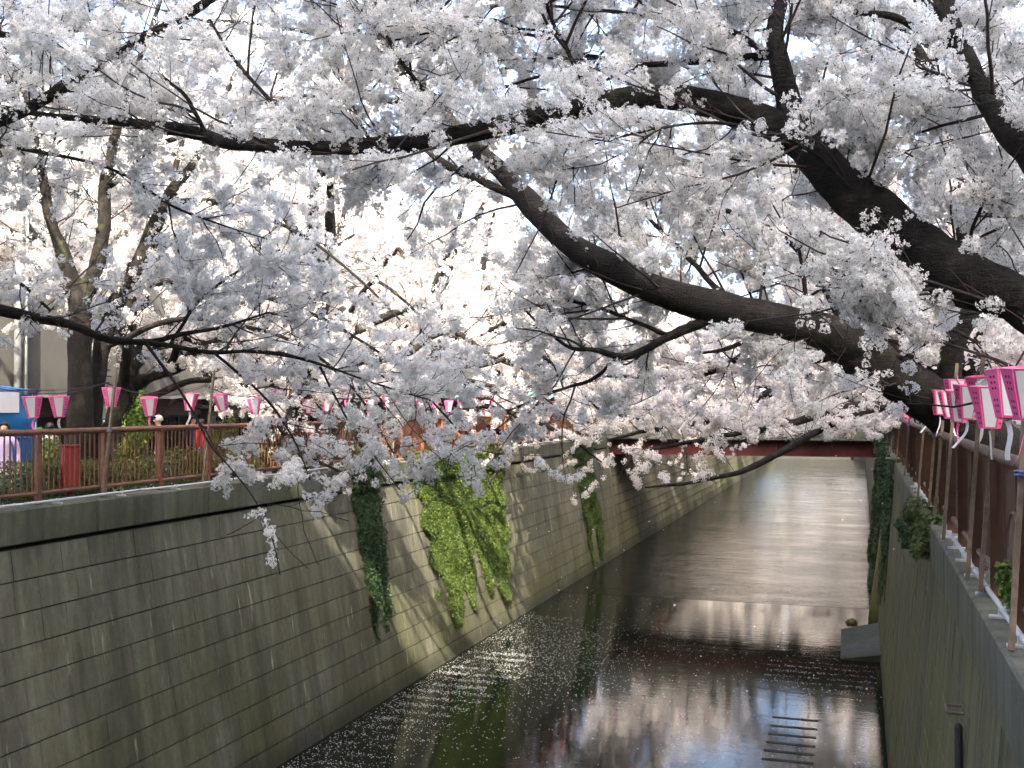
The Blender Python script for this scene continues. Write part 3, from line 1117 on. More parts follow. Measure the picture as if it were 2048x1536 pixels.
def cluster_set(name, specs):
    c = bpy.data.collections.new(name)
    for i, sp in enumerate(specs):
        me = flower_cluster('%s_%d' % (name, i), *sp)
        c.objects.link(bpy.data.objects.new('%s_%d' % (name, i), me))
    return c


CL_NEAR = cluster_set('blossom_near', [(17, 0.056, 0.0205, True, 0, 1), (22, 0.066, 0.0205, True, 2, 2), (13, 0.048, 0.0205, True, 0, 3, 1.4), (20, 0.056, 0.0205, True, 1, 4, 1.6), (8, 0.042, 0.0205, True, 2, 5)])
CL_MID = cluster_set('blossom_mid', [(20, 0.070, 0.0220, False, 0, 11), (24, 0.082, 0.0220, False, 2, 12), (18, 0.065, 0.0220, False, 1, 13, 1.6)])
CL_FAR = cluster_set('blossom_far', [(46, 0.26, 0.050, False, 0, 21), (56, 0.32, 0.052, False, 1, 22)])


def scatter_group(name, coll):
    g = bpy.data.node_groups.new(name, 'GeometryNodeTree')
    g.interface.new_socket('Geometry', in_out='INPUT', socket_type='NodeSocketGeometry')
    g.interface.new_socket('Geometry', in_out='OUTPUT', socket_type='NodeSocketGeometry')
    gi, go = g.nodes.new('NodeGroupInput'), g.nodes.new('NodeGroupOutput')
    ci = g.nodes.new('GeometryNodeCollectionInfo')
    ci.inputs['Collection'].default_value = coll
    ci.inputs['Separate Children'].default_value = True
    ci.inputs['Reset Children'].default_value = True
    ip = g.nodes.new('GeometryNodeInstanceOnPoints')
    ip.inputs['Pick Instance'].default_value = True
    na = g.nodes.new('GeometryNodeInputNamedAttribute')
    na.data_type = 'FLOAT_VECTOR'
    na.inputs['Name'].default_value = 'turn'
    er = g.nodes.new('FunctionNodeEulerToRotation')
    ns = g.nodes.new('GeometryNodeInputNamedAttribute')
    ns.data_type = 'FLOAT'
    ns.inputs['Name'].default_value = 'size'
    L = g.links.new
    L(gi.outputs[0], ip.inputs['Points'])
    L(ci.outputs[0], ip.inputs['Instance'])
    L(na.outputs[0], er.inputs[0])
    L(er.outputs[0], ip.inputs['Rotation'])
    L(ns.outputs[0], ip.inputs['Scale'])
    L(ip.outputs[0], go.inputs[0])
    return g


GN = {'near': scatter_group('scatter_near', CL_NEAR), 'mid': scatter_group('scatter_mid', CL_MID), 'far': scatter_group('scatter_far', CL_FAR)}
NCL = [0]


def crown(parent, pts, kind, smin=0.8, smax=1.2):
    me = bpy.data.meshes.new('crown')
    n = len(pts)
    me.vertices.add(n)
    me.vertices.foreach_set('co', np.asarray(pts, np.float32).ravel())
    a = me.attributes.new('turn', 'FLOAT_VECTOR', 'POINT')
    a.data.foreach_set('vector', RNG.uniform(0, 6.283, n * 3).astype(np.float32))
    a = me.attributes.new('size', 'FLOAT', 'POINT')
    a.data.foreach_set('value', RNG.uniform(smin, smax, n).astype(np.float32))
    me.materials.append(M['petal'])
    o = link('crown', me, parent)
    md = o.modifiers.new('blossom', 'NODES')
    md.node_group = GN[kind]
    o['kind'] = 'stuff'
    NCL[0] += n
    return o


def along(P, step, t0=0.15):
    """points scattered along polylines, one every step metres"""
    if len(P) == 0:
        return np.zeros((0, 3))
    Ls = np.linalg.norm(np.diff(P, axis=1), axis=2).sum(1)
    n = int(Ls.sum() * (1 - t0) / step)
    idx = RNG.choice(len(P), n, p=Ls / Ls.sum())
    f = (t0 + (1 - t0) * RNG.random(n)) * (P.shape[1] - 1)
    i0 = np.minimum(f.astype(int), P.shape[1] - 2)
    fr = (f - i0)[:, None]
    return P[idx, i0] * (1 - fr) + P[idx, i0 + 1] * fr + RNG.normal(size=(n, 3)) * 0.018


def project(P):
    q = P - EYE
    d = q @ FWD
    d = np.where(d > 0.1, d, 0.1)
    return 1024 + FPX * (q @ RGT) / d, 768 - FPX * (q @ UPV) / d


def clear(P, near):
    """boughs are pruned above the railing and bridge, and thin out where they hang low"""
    x, y = project(P)
    bad = (x > 1500) & (x < 1790) & (y > 862) & (P[..., 2] < 0.6)
    bad |= (x > 1180) & (y > 985)
    bad |= (x > 1790) & (y > 800) & (P[..., 2] < 1.0)
    bad |= (x < 395) & (y > 735) & (P[..., 2] < 2.2)
    bad |= (x < 700) & (y > 1190)
    bad |= (x >= 700) & (x < 1180) & (y > 1010)
    # gaps that let the sun down to the left wall
    for A, r in (((-10.9, 28.2, -2.6), 1.6), ((-11.3, 30.5, 0.5), 1.2), ((-10.6, 25.2, -4.6), 1.0), ((-8.3, 28.0, -5.4), 1.0)):
        q = P - np.array(A)
        u = -np.array(LDIR)
        t = q @ u
        bad |= (np.linalg.norm(q - t[..., None] * u, axis=-1) < r) & (t > 2)
    bad = bad.any(axis=-1)
    rnd = RNG.random(len(P))
    ye, xe = y[:, -1], x[:, -1]
    bad |= (xe < 1130) & (ye > 790) & (rnd < 0.34)
    bad |= (xe < 720) & (ye > 850) & (rnd < 0.5)
    bad |= (xe < 720) & (ye > 600) & (ye <= 800) & (rnd < 0.22)
    bad |= (xe >= 1180) & (xe <= 1500) & (ye > 862) & (rnd < 0.66)
    if near:
        d = (P - EYE) @ FWD
        bad |= (d[:, -1] < d[:, 0] - 0.12) & (rnd < 0.5)
    return ~bad


LIMBPX = []


def unmask(pts):
    """few flowers sprout on the near side of the thick bare limbs"""
    if not LIMBPX:
        return pts
    x, y = project(pts)
    d = (pts - EYE) @ FWD
    drop = np.zeros(len(pts), bool)
    for lx, ly, ld_, lr in LIMBPX:
        for k in range(0, len(lx), 2):
            drop |= (np.hypot(x - lx[k], y - ly[k]) < lr[k] + 5) & (d < ld_[k] + 0.05)
    return pts[~(drop & (RNG.random(len(pts)) < 0.86))]


def cherry(name, base, label, limbs, kind, n1=2.6, n2=3.4, n3=4.2, l1=(0.9, 2.2), l2=(0.35, 0.95), l3=(0.14, 0.38), step=0.095, lift=0.06, extra=None, group='cherry trees along the canal', keep=None):
    """limbs: list of (points, radii, trunk?)"""
    base = np.asarray(base, float)
    root = empty('cherry_tree', base, label, 'cherry tree', group)
    parts = []
    KP, KR = [], []
    for pts, rs in limbs:
        Kk = 64 if rs[0] > 0.12 else 40
        P, R = resample(pts, rs, Kk)
        w = RNG.normal(size=(Kk, 3))
        for _ in range(3):
            w = (np.roll(w, 1, 0) + w + np.roll(w, -1, 0)) / 3
        w[:2] = 0
        P = P + w * np.minimum(0.05, R)[:, None] * 0.35
        rn = RNG.normal(size=Kk)
        rn = (np.roll(rn, 1) + rn + np.roll(rn, -1)) / 3
        R = R * (1 + 0.10 * rn)
        V, F = tubes(P[None] - base, R[None], 18 if rs[0] > 0.12 else 9)
        # bark unevenness
        S = 18 if rs[0] > 0.12 else 9
        ctr = np.repeat(P - base, S, axis=0)
        dv = V - ctr
        nz = np.sin(V[:, 0] * 23 + V[:, 2] * 17) * np.sin(V[:, 1] * 19 - V[:, 2] * 13) * 0.05 + RNG.normal(size=len(V)) * 0.022
        V = ctr + dv * (1 + nz)[:, None]
        parts.append((V, F))
        P2, R2 = resample(P, R, 40)
        KP.append(P2)
        KR.append(R2)
    V, F = join(parts)
    link('trunk', npmesh('trunk', V, F), root, 'bark', True)
    P0, R0 = np.array(KP), np.array(KR)
    # nothing sprouts from the thick lower trunk
    thin = R0.mean(1) < 0.10
    Pg, Rg = P0, R0
    tot = np.linalg.norm(np.diff(Pg, axis=1), axis=2).sum()
    P1, R1 = spawn(Pg, Rg, int(tot * n1), l1, 0.95, (0, 0, 0.05), lift, 0.16, 8, 0.010, tmin=0.22)
    k = clear(P1, kind == 'near')
    P1, R1 = P1[k], R1[k]
    len1 = np.linalg.norm(np.diff(P1, axis=1), axis=2).sum()
    P2, R2 = spawn(P1, R1, int(len1 * n2), l2, 0.75, (0, 0, 0.02), lift * 0.6, 0.22, 6, 0.009, tmin=0.12)
    smallP, smallR = spawn(P0[thin], R0[thin], int(np.linalg.norm(np.diff(P0[thin], axis=1), axis=2).sum() * 2.5) if thin.any() else 0, l2, 1.0, (0, 0, 0.02), lift, 0.22, 6, 0.009, tmin=0.05)
    P2, R2 = np.concatenate([P2, smallP]), np.concatenate([R2, smallR])
    k = clear(P2, False)
    P2, R2 = P2[k], R2[k]
    len2 = np.linalg.norm(np.diff(P2, axis=1), axis=2).sum()
    P3, R3 = spawn(P2, R2, int(len2 * n3), l3, 0.8, (0, 0, 0.0), 0.0, 0.25, 4, 0.010, tmin=0.1)
    k = clear(P3, False)
    P3, R3 = P3[k], R3[k]
    tw = [tubes(P1 - base, np.maximum(R1, 0.006), 5), tubes(P2 - base, np.maximum(R2, 0.0042), 3)]
    if kind == 'near':
        tw.append(tubes(P3 - base, np.maximum(R3, 0.0024), 3))
    V, F = join(tw)
    o = link('twigs', npmesh('twigs', V, F), root, 'twig', True)
    o['kind'] = 'stuff'
    pts = [along(P3, step, 0.2), along(P2, step * 1.7, 0.2)]
    if extra is not None:
        pts.append(extra)
    pts = np.vstack(pts)
    if kind == 'near':
        crown(root, unmask(pts) - base, 'near')
    elif kind == 'mid':
        crown(root, pts - base, 'mid', 0.75, 1.25)
    else:
        crown(root, pts - base, 'far', 0.7, 1.25)
    return root


def px(lst, k=1.0):
    P = [at(a, b, c) for a, b, c, r in lst]
    R = [max(0.006, k * r * c / FPX) for a, b, c, r in lst]
    return P, R


def grounded(limb, dx=0.0):
    """add a flared foot reaching the soil"""
    P, R = limb
    f = np.array((P[0][0] + dx, P[0][1], SZ - 0.1))
    return ([f] + P, [R[0] * 1.45] + R)


def note_limbs(limbs, idx):
    for i in idx:
        P, R = resample(limbs[i][0], limbs[i][1], 160)
        x, y = project(P)
        d = (P - EYE) @ FWD
        LIMBPX.append((x, y, d, R * FPX / d))


# near right tree: big leaning limb arching over the whole canal
R1L = [
    grounded(px([(2300, 1040, 7.95, 78), (2262, 900, 8.0, 74), (2190, 740, 8.15, 70), (2120, 655, 8.35, 66), (2048, 605, 8.5, 61), (1960, 570, 8.65, 56), (1885, 530, 8.8, 54), (1822, 480, 8.95, 52), (1750, 425, 9.1, 51), (1682, 370, 9.25, 49), (1632, 312, 9.4, 45), (1594, 262, 9.5, 36), (1574, 195, 9.55, 27), (1560, 120, 9.6, 22), (1552, 50, 9.8, 18), (1572, -20, 10, 15), (1620, -100, 10.2, 12)], 0.92)),
    px([(1625, 300, 9.45, 36), (1520, 234, 9.6, 31), (1430, 212, 9.8, 27), (1330, 195, 10, 24), (1240, 198, 10.2, 23), (1150, 215, 10.4, 22), (1050, 240, 10.6, 21), (950, 263, 10.8, 20), (850, 283, 11, 18), (740, 293, 11.3, 16), (640, 296, 11.5, 15), (540, 292, 11.8, 14), (450, 285, 12, 14), (400, 268, 12.2, 13), (320, 256, 12.4, 12), (240, 244, 12.6, 10), (160, 238, 12.8, 7), (60, 225, 13, 5), (-60, 200, 13.3, 4)]),
    px([(2170, 690, 8.3, 40), (2115, 430, 8.2, 32), (2050, 300, 8.3, 28), (1990, 220, 8.5, 25), (1930, 110, 8.7, 20), (1900, 40, 8.9, 20), (1880, -60, 9.1, 14)], 0.9),
    px([(1190, 215, 10.3, 9), (1140, 110, 10.4, 8), (1100, 30, 10.5, 6), (1080, -60, 10.6, 5)], 0.65),
    px([(1108, 78, 10.45, 6), (1020, 65, 10.6, 5), (900, 60, 10.8, 4), (790, 80, 11, 3)], 0.65),
    px([(425, 285, 12.1, 9), (400, 245, 12.1, 7), (370, 190, 12.1, 6), (320, 150, 12.1, 4)], 0.65),
    px([(1560, 130, 9.6, 10), (1460, 62, 9.9, 9), (1330, 40, 10.2, 7), (1200, 20, 10.6, 5), (1080, 10, 11, 4)], 0.65),
    px([(1735, 410, 9.1, 9), (1690, 365, 9.0, 8), (1620, 300, 8.95, 7), (1530, 262, 9, 6), (1420, 245, 9.1, 5), (1290, 262, 9.3, 4), (1150, 300, 9.6, 3)], 0.65),
    px([(1735, 400, 9.1, 8), (1790, 290, 9.1, 6), (1870, 190, 9.2, 5), (1950, 140, 9.3, 4)], 0.65),
    px([(1930, 110, 8.7, 15), (1800, 40, 9, 11), (1700, 20, 9.3, 9), (1600, -20, 9.6, 6)], 0.65),
    px([(1935, 560, 8.7, 8), (1945, 460, 8.7, 6), (1990, 360, 8.7, 4)], 0.65),
    px([(880, 280, 11, 9), (860, 200, 11.2, 8), (800, 120, 11.4, 7), (760, 40, 11.6, 6), (720, -60, 11.8, 4)], 0.65),
    px([(640, 292, 11.5, 8), (560, 220, 11.7, 7), (470, 120, 11.9, 5), (420, 40, 12.1, 4)], 0.65),
    px([(1900, 40, 8.9, 14), (1750, -90, 9.4, 12), (1500, -130, 10, 10), (1200, -110, 10.8, 8), (900, -90, 11.6, 6), (600, -70, 12.4, 4)]),
    px([(1560, 110, 9.6, 9), (1420, 120, 10.2, 7), (1280, 130, 10.8, 6), (1150, 110, 11.4, 4), (1000, 140, 12, 3)]),
]
# second right tree: thick trunk leaning out behind the lanterns
R2L = [
    grounded(px([(2070, 1000, 14.9, 62), (2030, 930, 14.8, 60), (1960, 865, 14.6, 57), (1880, 808, 14.5, 54), (1800, 757, 14.4, 50), (1720, 707, 14.3, 47), (1650, 662, 14.2, 42), (1570, 641, 14.2, 39), (1480, 625, 14.2, 36), (1390, 605, 14.3, 33), (1300, 575, 14.4, 30), (1220, 535, 14.5, 29), (1150, 495, 14.6, 28), (1095, 445, 14.8, 26), (1050, 395, 15, 23), (1010, 350, 15.2, 20), (960, 300, 15.5, 17), (900, 240, 15.8, 15), (840, 170, 16.2, 13), (790, 110, 16.6, 12), (740, 50, 17, 10), (690, -20, 17.5, 8)], 0.92)),
    px([(1065, 410, 15, 13), (960, 358, 15.2, 12), (900, 335, 15.5, 11), (840, 290, 15.8, 8), (780, 240, 16, 5)], 0.72),
    px([(1440, 630, 14.2, 15), (1340, 672, 14.3, 13), (1290, 700, 14.4, 11), (1240, 712, 14.5, 10), (1190, 700, 14.6, 7), (1140, 695, 14.8, 5), (1090, 660, 15, 4), (1050, 620, 15.2, 3)], 0.72),
    px([(1614, 652, 14.2, 8), (1608, 560, 14.2, 6), (1596, 490, 14.2, 5), (1580, 420, 14.3, 3)], 0.72),
    px([(1890, 800, 14.5, 34), (1905, 700, 14.2, 30), (1950, 600, 14, 26), (1985, 480, 14, 22), (1955, 350, 14.2, 18), (1880, 262, 14.4, 14), (1780, 215, 14.6, 10), (1650, 170, 14.8, 8), (1500, 120, 15, 5)], 0.72),
    px([(1950, 600, 14, 14), (2050, 480, 14, 12), (2120, 330, 14.2, 9), (2150, 150, 14.4, 6)], 0.72),
    px([(1700, 690, 14.3, 12), (1640, 560, 14.5, 10), (1560, 470, 14.8, 8), (1450, 420, 15.2, 6), (1330, 390, 15.6, 4)], 0.72),
    px([(1480, 625, 14.2, 10), (1400, 540, 14.6, 8), (1330, 470, 15, 6), (1250, 380, 15.4, 4)], 0.72),
    px([(1760, 740, 14.4, 9), (1840, 690, 13.9, 8), (1900, 660, 13.5, 6), (1960, 690, 13.2, 4)], 0.72),
    px([(1340, 672, 14.3, 7), (1260, 640, 14.6, 6), (1180, 610, 15, 5), (1080, 590, 15.4, 3)], 0.72),
    px([(1240, 712, 14.5, 6), (1180, 760, 14.8, 5), (1090, 790, 15.2, 4), (1000, 830, 15.6, 3)], 0.72),
    px([(1955, 350, 14.2, 14), (1800, 60, 14.8, 11), (1550, -60, 15.4, 9), (1250, -40, 16, 7), (950, 20, 16.6, 5), (700, 90, 17.2, 4)]),
    px([(900, 240, 15.8, 9), (780, 200, 16.2, 7), (640, 190, 16.6, 5), (500, 210, 17, 4)]),
    px([(840, 170, 16.2, 8), (700, 90, 16.8, 6), (540, 50, 17.4, 4), (400, 40, 18, 3)]),
]
# third right tree: low bough dipping towards the water
R3L = [
    grounded(px([(1890, 900, 28, 34), (1878, 820, 28, 32), (1850, 700, 28, 30), (1780, 560, 28, 25), (1650, 450, 28, 18), (1480, 380, 28.5, 11), (1330, 330, 29, 7)])),
    px([(1876, 850, 28, 12), (1800, 812, 27, 9), (1720, 825, 26, 8), (1640, 860, 25.2, 7.5), (1560, 905, 24.5, 6.5), (1490, 940, 24, 5.5), (1420, 958, 23.4, 4.5), (1350, 968, 23, 3), (1290, 975, 22.5, 2)]),
    px([(1800, 812, 27, 12), (1700, 815, 26.5, 10), (1600, 842, 26, 7), (1500, 862, 25.5, 5), (1400, 880, 25, 4), (1300, 900, 24.6, 3)]),
    px([(1860, 740, 28, 15), (1680, 745, 28, 11), (1560, 775, 27.6, 9), (1460, 830, 27.2, 7), (1370, 850, 27, 6), (1290, 862, 26.8, 4), (1220, 880, 26.6, 3)]),
    px([(1780, 560, 28, 12), (1640, 610, 27.5, 10), (1480, 640, 27, 8), (1320, 680, 26.5, 6), (1180, 730, 26, 4)]),
    px([(1850, 700, 28, 16), (1940, 560, 28, 13), (2010, 400, 28.5, 9), (2060, 250, 29, 6)]),
    px([(1700, 490, 28, 12), (1640, 350, 28, 9), (1600, 200, 28.5, 6)]),
]
cherry('R3', at(1890, 900, 28) * np.array((1, 1, 0)) + np.array((0, 0, SZ)), 'cherry tree on the right bank with a low bough dipping towards the water', R3L, 'mid', n1=4.4, n2=2.6, n3=2.8, step=0.048)
# tree outside the left edge: its boughs reach in from the left
L0L = [
    grounded(px([(-900, 1000, 11.4, 80), (-880, 760, 11.5, 76), (-800, 600, 11.7, 62), (-650, 480, 11.9, 48), (-400, 340, 12.4, 33), (-100, 262, 12.8, 20), (0, 243, 13, 18), (80, 205, 13, 17), (170, 150, 13, 17), (260, 92, 13, 16), (350, 45, 13, 15), (420, 0, 13, 14), (520, -70, 13, 10)], 0.62)),
    px([(-860, 660, 11.6, 44), (-620, 560, 12.2, 34), (-400, 560, 12.7, 28), (-150, 588, 13.2, 22), (0, 618, 13.6, 19), (120, 648, 13.9, 15), (220, 678, 14.1, 12), (300, 682, 14.2, 9), (360, 668, 14.3, 7), (440, 655, 14.5, 5), (540, 625, 14.8, 3)], 0.62),
    px([(220, 678, 14.1, 10), (330, 690, 14.2, 8), (420, 705, 14.3, 7), (500, 702, 14.4, 6), (580, 712, 14.5, 6), (660, 735, 14.7, 4), (760, 770, 15, 3), (860, 800, 15.3, 2)], 0.62),
    px([(290, 684, 14.1, 6), (340, 752, 14, 5), (390, 830, 13.9, 4), (420, 890, 13.8, 3), (460, 935, 13.8, 2.5), (510, 1000, 13.9, 2), (545, 1080, 13.9, 2), (560, 1150, 13.9, 2)], 0.62),
    px([(425, 703, 14.3, 5), (530, 795, 14.2, 4), (590, 885, 14.1, 3), (620, 960, 14.1, 2)], 0.62),
    px([(640, 733, 14.6, 4), (690, 830, 14.6, 3), (740, 900, 14.7, 2), (800, 980, 14.8, 2)], 0.62),
    px([(-400, 340, 12.4, 18), (-150, 288, 12.7, 13), (0, 292, 12.9, 9), (140, 315, 13, 6), (250, 350, 13.2, 5), (340, 410, 13.5, 4), (430, 445, 13.7, 3), (540, 480, 14, 2)], 0.62),
    px([(-300, 200, 12.6, 16), (-100, 80, 13, 13), (60, 70, 13, 10), (150, 62, 13, 8), (210, 30, 13, 5), (260, -30, 13, 3)], 0.62),
    px([(-400, 420, 12.4, 14), (-100, 500, 13, 8), (30, 560, 13.3, 6), (100, 620, 13.5, 4)], 0.62),
    px([(-640, 480, 12, 26), (-420, 240, 12.2, 18), (-300, 180, 12.5, 15), (-160, 60, 12.8, 10), (-60, -40, 13, 7)], 0.62),
    px([(340, 690, 14.2, 6), (400, 600, 14.6, 5), (480, 540, 15, 4), (560, 500, 15.4, 3)], 0.62),
]
# big twin trunk behind the left railing
L1L = [
    grounded(px([(162, 1000, 20.4, 34), (162, 850, 20.3, 31), (160, 700, 20.3, 29), (158, 600, 20.3, 27), (130, 520, 20.2, 17), (100, 440, 20.1, 14), (88, 360, 20, 12), (75, 310, 19.9, 10), (60, 230, 19.8, 8), (20, 120, 19.7, 6), (-20, 20, 19.6, 4)], 0.8)),
    px([(160, 610, 20.3, 22), (188, 545, 20.4, 19), (206, 470, 20.5, 17), (212, 380, 20.6, 15), (226, 290, 20.7, 12), (255, 180, 20.8, 9), (300, 60, 21, 6), (340, -60, 21.2, 4)], 0.8),
    grounded(px([(188, 1000, 20.9, 22), (186, 850, 20.9, 21), (200, 720, 20.9, 20), (230, 610, 21, 20), (275, 530, 21, 20), (310, 450, 21.1, 17), (345, 380, 21.2, 14), (385, 330, 21.3, 10), (430, 240, 21.4, 7), (480, 120, 21.5, 5)], 0.8)),
    px([(330, 405, 21.2, 11), (430, 405, 20.5, 9), (520, 430, 19.8, 7), (620, 480, 19, 5), (720, 560, 18.5, 4), (800, 640, 18.2, 3)], 0.7),
    px([(255, 575, 21, 11), (380, 560, 20, 9), (520, 590, 19, 7), (650, 640, 18.3, 5), (780, 720, 17.8, 4), (880, 820, 17.5, 3), (950, 900, 17.4, 2)], 0.7),
    px([(218, 690, 20.8, 10), (350, 640, 19.5, 8), (480, 650, 18.6, 6), (600, 690, 18, 5), (700, 770, 17.6, 4), (760, 860, 17.4, 3), (800, 930, 17.3, 2)], 0.7),
    px([(212, 380, 20.6, 9), (300, 300, 20, 8), (420, 260, 19.5, 6), (560, 280, 19, 5), (700, 340, 18.5, 3)], 0.7),
    px([(95, 420, 20.1, 8), (30, 330, 19.5, 6), (-60, 260, 19, 5)], 0.7),
]
note_limbs(R2L, (0, 1, 2))
note_limbs(L0L, (0, 1, 2))
note_limbs(L1L, (0, 1, 2))
note_limbs(R1L, (0, 1, 2))
cherry('R1', at(2300, 1040, 7.95) * np.array((1, 1, 0)) + np.array((0, 0, SZ)), 'nearest cherry tree, its long dark limb arching across the top of the view', R1L, 'near', n1=6.2, n2=2.8, n3=3.6, l1=(0.7, 2.5), step=0.044)
cherry('R2', at(2070, 1000, 14.9) * np.array((1, 1, 0)) + np.array((0, 0, SZ)), 'cherry tree with thick black trunk leaning left from behind the right lanterns', R2L, 'near', n1=5.6, n2=2.8, n3=3.5, l1=(0.7, 2.5), step=0.048)
cherry('L0', at(-900, 1000, 11.4) * np.array((1, 1, 0)) + np.array((0, 0, SZ)), 'cherry tree rooted beyond the left edge whose boughs reach in over the railing', L0L, 'near', n1=5.4, n2=2.7, n3=3.5, l1=(0.6, 2.0), step=0.05)
cherry('L1', at(170, 1000, 20.4) * np.array((1, 1, 0)) + np.array((0, 0, SZ)), 'big twin-trunked cherry tree behind the left railing and red box', L1L, 'near', n1=5.6, n2=2.8, n3=3.4, l1=(0.7, 2.4), step=0.056)


def generic(base, toward, label, kind, h=8.5, spread=6.5, seed=0, nl=8, **kw):
    rg = np.random.default_rng(seed)
    b = np.array((base[0], base[1], SZ))
    fork = b + np.array((toward * rg.uniform(0.2, 0.7), rg.uniform(-0.4, 0.4), rg.uniform(2.0, 2.8)))
    r0 = rg.uniform(0.26, 0.36)
    top = fork + np.array((toward * rg.uniform(0.4, 1.4), rg.uniform(-0.8, 0.8), h * 0.45))
    limbs = [([b - (0, 0, 0.1), b + (toward * 0.05, 0, 0.5), fork, (fork + top) / 2 + rg.normal(size=3) * 0.3, top, top + (toward * 0.5, 0.3, h * 0.22)], [r0 * 1.5, r0 * 1.1, r0 * 0.8, r0 * 0.5, r0 * 0.25, 0.03])]
    for i in range(nl):
        over = i < nl * 0.6
        if over:
            az = rg.normal(0, 0.75)
            d = np.array((toward * math.cos(az), math.sin(az), 0))
            L = rg.uniform(0.75, 1.1) * spread
            rise = rg.uniform(0.05, 0.65) * h * 0.6
            droop = rg.uniform(0.10, 0.34) * L
        else:
            az = rg.uniform(0, 6.28)
            d = np.array((math.cos(az), math.sin(az), 0))
            L = rg.uniform(0.5, 0.85) * spread
            rise = rg.uniform(0.4, 1.0) * h * 0.6
            droop = 0.1 * L
        f0 = b + (fork - b) * rg.uniform(0.8, 1.0) if over else fork + (top - fork) * rg.uniform(0, 0.6)
        pts = [f0 + d * L * t + np.array((0, 0, rise * (1.6 * t - 0.6 * t * t) - droop * t * t * 1.5)) + rg.normal(size=3) * 0.16 * L * 0.3 * (t > 0) for t in np.linspace(0, 1, 6)]
        rr = r0 * rg.uniform(0.35, 0.55)
        limbs.append((pts, list(np.linspace(rr, 0.022, 6))))
    return cherry('g', b, label, limbs, kind, **kw)


sheet('ground_added_canal_end', LX - 0.6, RX + 0.6, 142, 400, SZ + 0.008, 'asphalt')  # added canal end: its trees replace open sky in the water reflection
endw = empty('embankment_wall', (-5.3, 142, SZ), 'added cross wall closing the far canal end, carrying trees for the water reflection', 'embankment wall')
MB().box((0, 0.5, -2.4), (14, 0.98, 5.6)).build('face', 'joint', endw)
mk = dict(n1=3.6, n2=2.4, n3=2.2, l1=(0.8, 2.5), step=0.046)
generic((-13.7, 24.0), 1, 'cherry tree on the left bank just right of the twin trunk', 'mid', 11.0, 7.0, 31, **mk)
generic((-13.6, 30.5), 1, 'cherry tree on the left bank above the big ivy curtain', 'mid', 11.0, 7.2, 47, **mk)
generic((-13.8, 36.5), 1, 'cherry tree on the left bank beside the round red road sign', 'mid', 11.0, 6.5, 53, **mk)
generic((-13.6, 43.5), 1, 'cherry tree on the left bank nearest the bridge', 'mid', 11.0, 6.5, 64, **mk)
generic((2.3, 21.5), -1, 'cherry tree on the right bank half hidden behind the leaning black trunk', 'mid', 11.0, 6.5, 71, **mk)
generic((2.3, 36.5), -1, 'cherry tree on the right bank behind the stone planter', 'mid', 11.0, 6.5, 82, **mk)
generic((2.4, 44.0), -1, 'cherry tree on the right bank nearest the bridge', 'mid', 11.0, 6.5, 93, **mk)
fk = dict(n1=1.8, n2=1.7, n3=1.0, l1=(1.0, 2.4), l2=(0.5, 1.2), l3=(0.3, 0.7), step=0.20)
ws = ('first', 'second', 'third', 'fourth', 'fifth', 'sixth', 'seventh')
for i in range(7):
    y = 58.5 + i * 9.5
    generic((-13.5, y), 1, '%s cherry tree along the left bank beyond the bridge' % ws[i], 'far', 12.0, 8.0, 200 + i, nl=7, **fk)
    generic((2.4, y + 3), -1, '%s cherry tree along the right bank beyond the bridge' % ws[i], 'far', 12.0, 8.0, 300 + i, nl=7, **fk)
for i, x in enumerate((-9.5, -4.5, 0.5)):
    generic((x, 146.0 + i), 1, '%s cherry tree from the left, added at the far end to fill the water reflection' % ws[i], 'far', 9.5, 5.0, 600 + i, nl=8, **fk)
for i, y in enumerate((20.0, 29.0, 38.0)):
    generic((7.0, y), -1, '%s cherry tree in the back row of the right bank' % ws[i], 'far', 8.5, 5.5, 400 + i, nl=7, **fk)
for i, (x, y) in enumerate(((-17.3, 21.5), (-17.0, 28.5), (-17.2, 36.0))):
    generic((x, y), 1, '%s cherry tree in the back row in front of the shop building' % ws[i], 'mid', 11.0, 5.5, 500 + i, nl=9, **mk)
print('clusters', NCL[0])

